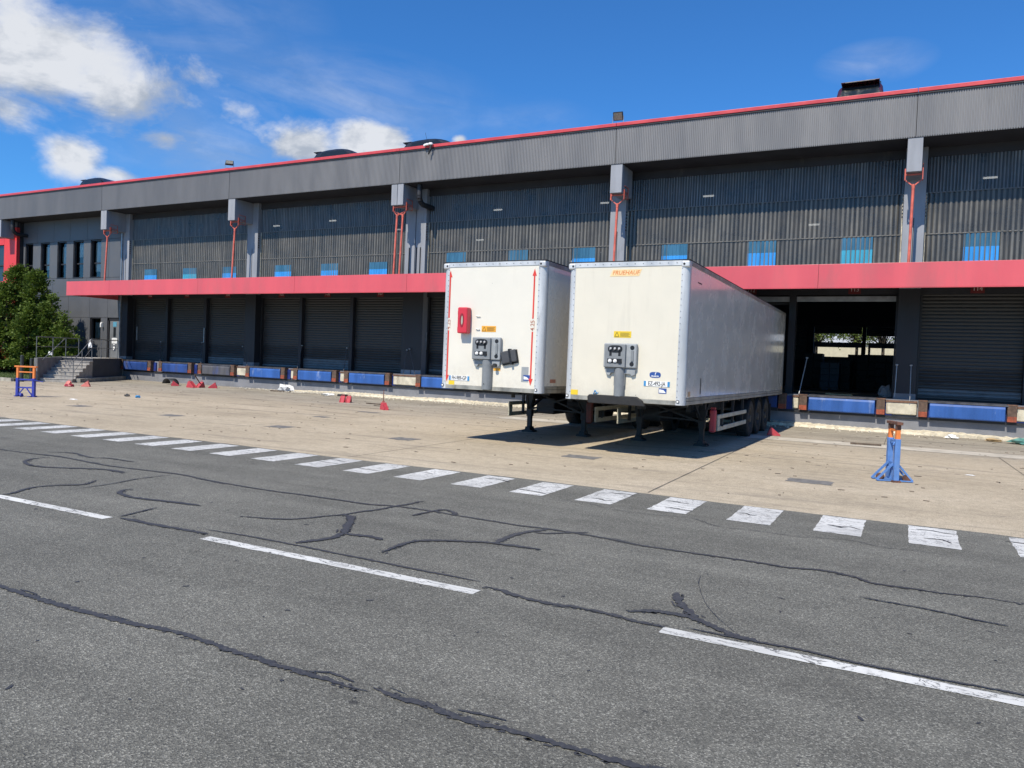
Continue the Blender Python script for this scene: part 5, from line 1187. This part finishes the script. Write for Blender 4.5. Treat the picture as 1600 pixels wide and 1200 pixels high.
simple('car_dark', (.012, .013, .017), .3, var=.05, spec=.5, coat=.4); simple('car_maroon', (.055, .010, .014), .25, var=.05, coat=1); simple('car_glass', (.016, .02, .022), .06, var=.05, spec=.45); simple('lamp_red', (.30, .02, .02), .2)
def car(loc, rz, mat, label, H=1.5, suv=False):
    r = empty('parked_car', loc, rz); tag(r, label, 'car', 'cars parked on the roof')
    L, Wc = 4.4, 1.78; hb = .62*H if not suv else .58*H
    # rear at y=0, body lower shell, then greenhouse by lofted sections
    def loft(sections, name, mt, parent=r):
        m = MB(); k = len(sections[0])
        vs = [p for s_ in sections for p in s_]
        fs = [(i*k+j, i*k+(j+1) % k, (i+1)*k+(j+1) % k, (i+1)*k+j) for i in range(len(sections)-1) for j in range(k)]
        m.add(vs, fs, True); m.add(sections[0], [tuple(range(k))]); m.add(sections[-1], [tuple(range(k))])
        return m.build(name, M[mt], parent)
    def sec(y, w, z0, z1, c=.10):
        w /= 2; return [(-w, y, z0), (w, y, z0), (w, y, z1-c), (w-c*.5, y, z1-c*.3), (w-c*1.2, y, z1), (-w+c*1.2, y, z1), (-w+c*.5, y, z1-c*.3), (-w, y, z1-c)]
    loft([sec(0, Wc*.92, .3, hb*.9), sec(.12, Wc*.98, .24, hb), sec(.9, Wc, .22, hb+.02), (sec(3.0, Wc, .22, hb)), sec(3.9, Wc*.97, .25, hb*.86), sec(L, Wc*.85, .3, hb*.72)], 'body', mat)
    g0 = .10 if suv else .35
    loft([sec(g0, Wc*.90, hb-.03, hb+.02, .02), sec(g0+.20, Wc*.83, hb-.03, H-.17, .10), sec(g0+.32, Wc*.80, hb-.03, H-.09, .10), sec(g0+.5, Wc*.78, hb-.03, H-.045, .12), sec(g0+.8, Wc*.77, hb-.03, H-.015, .12), sec(1.7, Wc*.77, hb-.03, H, .12), sec(2.1, Wc*.765, hb-.03, H-.025, .12), sec(2.45, Wc*.765, hb-.03, H-.085, .12), sec(2.8, Wc*.79, hb-.03, H-.2, .08), sec(3.4, Wc*.84, hb-.03, hb+.04, .02)], 'cabin', mat)
    zr0, zr1 = hb+.05, H-.20; sl_ = .20/(H-.17-hb); y0, y1 = g0-.035+sl_*.05, g0-.035+sl_*(H-.20-hb)
    MB().add([(-Wc*.38, y0, zr0), (Wc*.38, y0, zr0), (Wc*.33, y1, zr1), (-Wc*.33, y1, zr1)], [(0, 1, 2, 3)]).build('rear_window', M['car_glass'], r)
    for s_ in (-1, 1):
        MB().add([(s_*Wc*.447, g0+.45, hb+.06), (s_*Wc*.447, 2.85, hb+.06), (s_*Wc*.408, 2.35, H-.16), (s_*Wc*.408, g0+.6, H-.16)], [(0, 1, 2, 3)]).build('side_window', M['car_glass'], r, kind='nofix')
        MB().box(s_*Wc*.41-.06, s_*Wc*.41+.06, -.01 if not suv else .03, .12, hb-.28, hb+(.12 if suv else 0)).build('tail_lamp', M['lamp_red'], r, bevel=.02)
        for y in (.8, 3.45): 
            MB().rev([(.0, -.1), (.2, -.1), (.32, -.09), (.33, 0), (.32, .09), (.2, .1), (0, .1)], (s_*(Wc/2-.1), y, .33), 'x', 20).build('wheel', M['tyre'], r)
    MB().box(-Wc*.36, Wc*.36, g0-.05, g0+.48, H-.095, H-.06).build('spoiler', M[mat], r, bevel=.015)
    MB().box(-Wc*.28, Wc*.28, g0-.062, g0-.052, H-.10, H-.08).build('spoiler_edge', M['lens_grey'], r)
    if suv: 
        for s_ in (-1, 1): MB().tube([(s_*Wc*.36, g0+.5, H+.01), (s_*Wc*.36, g0+.6, H+.05), (s_*Wc*.36, 2.4, H+.05), (s_*Wc*.36, 2.5, H+.0)], .015).build('roof_rail', M['black_plastic'], r)
    return r
RD = 10.9
car((-2.05, 30.2, RD), .0, 'car_maroon', 'dark red estate car seen from behind at the roof edge above the right bay', H=1.70, suv=True)
car((-28.0, 30.75, RD), -math.pi/2, 'car_dark', 'black car roof showing over the red edge against the big white cloud', H=1.44)
car((-22.4, 30.75, RD), -math.pi/2, 'car_dark', 'black car roof with a thin aerial behind the hanging rag', H=1.39)
car((-47.4, 30.85, RD), -math.pi/2, 'car_dark', 'dark car roof near the left end of the roof edge', H=1.50)
o = MB().cyl((0, 0, 0), (0, -.15, .45), .008, n=6).build('aerial', M['black_plastic'], loc=(-20.6, 31.6, RD+1.44)); o.parent = bpy.data.objects['parked_car.002']; o.matrix_parent_inverse = Matrix.Identity(4); o.location = (.0, 1.3, 1.44)

# ------------------------------------------------------------------ hall contents and what lies beyond
simple('load_dark', (.020, .021, .022), .6, var=.35, scale=3); simple('load_blue', (.03, .05, .08), .5, var=.3, scale=4)
def load(x, y, w, d, h, mat, label, base='pallet'):
    r = empty('loaded_pallet', (x, y, 1.15)); tag(r, label, 'pallet load', 'dark loads inside the hall')
    m = MB()
    for i in range(5): m.box(-w/2+i*w/5+.01, -w/2+(i+1)*w/5-.03, -d/2, d/2, .10, .122)
    for i in (-1, 0, 1): m.box(i*(w/2-.06)-.05, i*(w/2-.06)+.05, -d/2, d/2, 0, .10)
    m.build('pallet', M['wood_dark'], r)
    m = MB().box(-w/2+.05, w/2-.05, -d/2+.06, d/2-.06, .0, h-.15); z = .124; k = 0
    while z < h-.1:
        hh = random.uniform(.28, .42); j = random.uniform(-.03, .03)
        m.box(-w/2+.03+j, -.01+j, -d/2+.03, d/2-.03, z, z+hh-.01); m.box(.01+j, w/2-.03+j, -d/2+.02, d/2-.04, z, z+hh-.01); z += hh
    m.build('boxes', M[mat], r, bevel=.015)
load(-4.6, 44.5, 1.0, 1.0, 1.75, 'load_dark', 'tall dark stack of boxes at the left side of the bright far doorway')
load(-3.2, 43.0, 1.2, 1.0, 1.6, 'load_dark', 'dark stack of boxes in the middle of the left far doorway')
load(-3.35, 40.0, .9, .9, 1.3, 'load_blue', 'dark blue wrapped stack standing nearest inside the open door')
load(-1.9, 44.5, 1.1, 1.0, 1.65, 'load_dark', 'dark stack of boxes before the pillar between the far doorways')
load(-1.0, 43.5, 1.0, 1.0, 1.7, 'load_dark', 'dark stack of boxes in the right far doorway')
load(-2.6, 47.0, 1.0, 1.0, 1.95, 'load_dark', 'tallest dark stack right in front of the far doorway pillar')
load(-3.9, 46.6, 2.3, 1.0, 1.72, 'load_dark', 'wide low row of dark goods across the foot of the left far doorway')
load(-1.35, 46.6, 1.6, 1.0, 1.76, 'load_dark', 'wide low row of dark goods across the foot of the right far doorway')
o = MB().box(-.45, .45, -.06, .06, 0, .04).build('plank', M['wood_pale'], loc=(-2.2, 29.95, 1.152)); tag(o, 'pale wooden plank lying on the sill of the open door', 'plank')
# canopy of the far yard, wall and trees
fc = empty('rear_gantry', (-3, 50.5, 0)); tag(fc, 'black gantry frame standing outside the far doorways', 'gantry')
MB().box(-2.2, .4, 0, .25, 3.62, 3.92).box(.9, 3.2, 0, .25, 3.62, 3.92).build('beam', M['dark_steel'], fc)
MB().box(-2.35, -2.2, 0, .25, 0, 3.92).box(.4, .52, 0, .25, 0, 3.92).box(.78, .9, 0, .25, 0, 3.92).build('posts', M['dark_steel'], fc)
simple('far_wall', (.50, .46, .33), .9, var=.08); simple('far_roof', (.50, .53, .57), .6, var=.05)
fb = empty('far_building', (-4, 84, 0)); tag(fb, 'pale beige low building seen through the hall and its far doorways', 'building')
MB().box(-22, 22, 0, 12, 0, 5.3).build('wall', M['far_wall'], fb); MB().box(-22.3, 22.3, -.3, 12.3, 5.3, 9.5).build('roof', M['far_roof'], fb)
for i in range(9): MB().box(-20+i*4.6, -18.4+i*4.6, -.06, -.01, 1.4, 3.2).build('window', M['car_glass'], fb)

# ------------------------------------------------------------------ trees
def leafmat(name, lo, hi, tr=.25):
    s = NT(name); n = s.noise(1.4, 5, .6); n2 = s.noise(9, 3, .6)
    c = s.ramp(s.math('ADD', s.math('MULTIPLY', n, .6), s.math('MULTIPLY', n2, .4)), [(.34, lo), (.66, hi)])
    s.set(color=c, rough=.6, spec=.3)
    t = s.n('ShaderNodeBsdfTranslucent'); s.l(c, t.inputs[0]); mx = s.n('ShaderNodeMixShader'); mx.inputs[0].default_value = tr
    s.l(s.b.outputs[0], mx.inputs[1]); s.l(t.outputs[0], mx.inputs[2]); s.l(mx.outputs[0], s.out.inputs[0])
leafmat('leaf_green', (.035, .070, .010), (.17, .24, .035)); leafmat('leaf_red', (.30, .05, .02), (.50, .16, .05)); leafmat('leaf_light', (.06, .12, .02), (.20, .26, .06))
simple('bark', (.07, .055, .04), .95, var=.3, scale=8)
def leaves(centers, n_each, spread, size, dirn=None, droop=.3):
    """centers: (m,3) twig ends with outward directions; small leaf blades round each"""
    C_ = np.repeat(centers, n_each, 0); n = len(C_)
    P = C_ + rng.normal(0, 1, (n, 3))*spread
    a = rng.normal(0, 1, (n, 3)); a[:, 2] = a[:, 2]*.45
    if dirn is not None: a = a*.55 + np.repeat(dirn, n_each, 0)
    a /= np.linalg.norm(a, axis=1)[:, None]
    b = np.cross(a, rng.normal(0, 1, (n, 3))); b /= np.linalg.norm(b, axis=1)[:, None]
    s = rng.uniform(.6, 1.3, (n, 1))*size; w = s*.34
    v = np.stack([P-b*w*.2, P+a*s*.5-b*w, P+a*s, P+a*s*.5+b*w], 1).reshape(-1, 3)
    return v, np.arange(4*n).reshape(-1, 4)
def mesh_np(name, v, f, mat):
    me = bpy.data.meshes.new(name); nv, nf = len(v), len(f)
    me.vertices.add(nv); me.vertices.foreach_set('co', v.astype(np.float32).ravel()); me.loops.add(nf*4); me.loops.foreach_set('vertex_index', f.astype(np.int32).ravel())
    me.polygons.add(nf); me.polygons.foreach_set('loop_start', np.arange(0, nf*4, 4, dtype=np.int32)); me.polygons.foreach_set('loop_total', np.full(nf, 4, dtype=np.int32))
    me.materials.append(mat); me.update(calc_edges=True); me.validate(); return me
def conifer(name, loc, leaders, label, mat, dens=1.0, size=.13, cat='tree'):
    r = empty(name, loc); tag(r, label, cat)
    cs, ds = [], []; wood = MB()
    for (x, y, h, rad) in leaders:
        wood.cyl((x*.3, y*.3, 0), (x, y, h*.45), .09, .06, n=7); wood.cyl((x, y, h*.45), (x, y, h*.96), .06, .012, n=6)
        nb = int(125*dens*h/6*(rad/1.3))
        for i in range(nb):
            t = rng.uniform(.04, 1)**.85; z = h*t; rr = rad*((1-t)**.62)*(1 if t > .18 else .75+t*1.4)+.06
            ph = rng.uniform(0, 2*math.pi); L = rr*(rng.uniform(.5, 1.05)+(.3 if rng.uniform() < .08 else 0))
            tilt = -.12+.5*t+rng.normal(0, .12)
            d = np.array([math.cos(ph), math.sin(ph), tilt]); tip = np.array([x, y, z])+d*L
            if tip[2] < .15: continue
            if i % 3 == 0: wood.cyl((x, y, z), tuple(tip), .018, .004, n=4, caps=False)
            k = int(5+L*5)
            for j in range(k):
                q = rng.uniform(.35, 1.0)**.7
                cs.append(np.array([x, y, z])+d*L*q+rng.normal(0, .09, 3)*np.array([1, 1, .55])); ds.append(d)
    v, f = leaves(np.array(cs), 9, .085, size, np.array(ds))
    cr = bpy.data.objects.new('crown', mesh_np('crown', v, f, M[mat])); COL.objects.link(cr); cr.parent = r
    wood.build('trunk', M['bark'], r)
    return r
conifer('cypress_tree', (-47.4, 26.6, .1), [(.2, 0, 6.2, 1.9), (1.9, .1, 5.9, 1.6), (-1.7, -.2, 5.3, 1.8), (3.3, .2, 4.5, 1.25), (-3.4, 0, 4.6, 1.8), (.9, -1.0, 5.0, 1.7), (-2.4, -1.1, 4.0, 1.8), (2.6, -.7, 3.8, 1.4), (4.3, .3, 3.3, 1.1), (-5.2, -.3, 4.1, 1.8)],
        'broad dark green evergreen tree with several tops on the lawn at the left', 'leaf_green', 1.25)
conifer('red_leaved_tree', (-47.0, 25.0, .1), [(0, 0, 5.1, .55), (.75, .5, 4.7, .35), (-1.2, 0, 4.8, .9)], 'red and orange leaved tree mixed with the evergreen at the left edge', 'leaf_red', .22)
def broadleaf(loc, h, rad, label):
    r = empty('leafy_tree', loc); tag(r, label, 'tree', 'trees beyond the hall')
    w = MB().cyl((0, 0, 0), (0, 0, h*.5), .16, .10, n=8); cs = []
    for i in range(60):
        ph = rng.uniform(0, 6.28); el = rng.uniform(-.3, 1.4); L = rad*rng.uniform(.5, 1.0)
        tip = np.array([math.cos(ph)*math.cos(el)*L, math.sin(ph)*math.cos(el)*L, h*.6+math.sin(el)*L])
        w.cyl((0, 0, h*.45), tuple(tip), .03, .006, n=4, caps=False)
        for q in range(10): cs.append(tip*np.array([1, 1, 1])+rng.normal(0, .28, 3))
    v, f = leaves(np.array(cs), 9, .16, .17)
    cr = bpy.data.objects.new('crown', mesh_np('crown', v, f, M['leaf_light'])); COL.objects.link(cr); cr.parent = r; w.build('trunk', M['bark'], r)
broadleaf((-6.3, 62, 0), 8.9, 1.9, 'light green tree seen through the left far doorway at its left edge')
broadleaf((-3.6, 64, 0), 9.0, 1.7, 'light green tree seen through the left far doorway at its right edge')
broadleaf((-1.7, 61, 0), 8.7, 1.7, 'light green tree seen through the right far doorway')
bpy.context.view_layer.update()
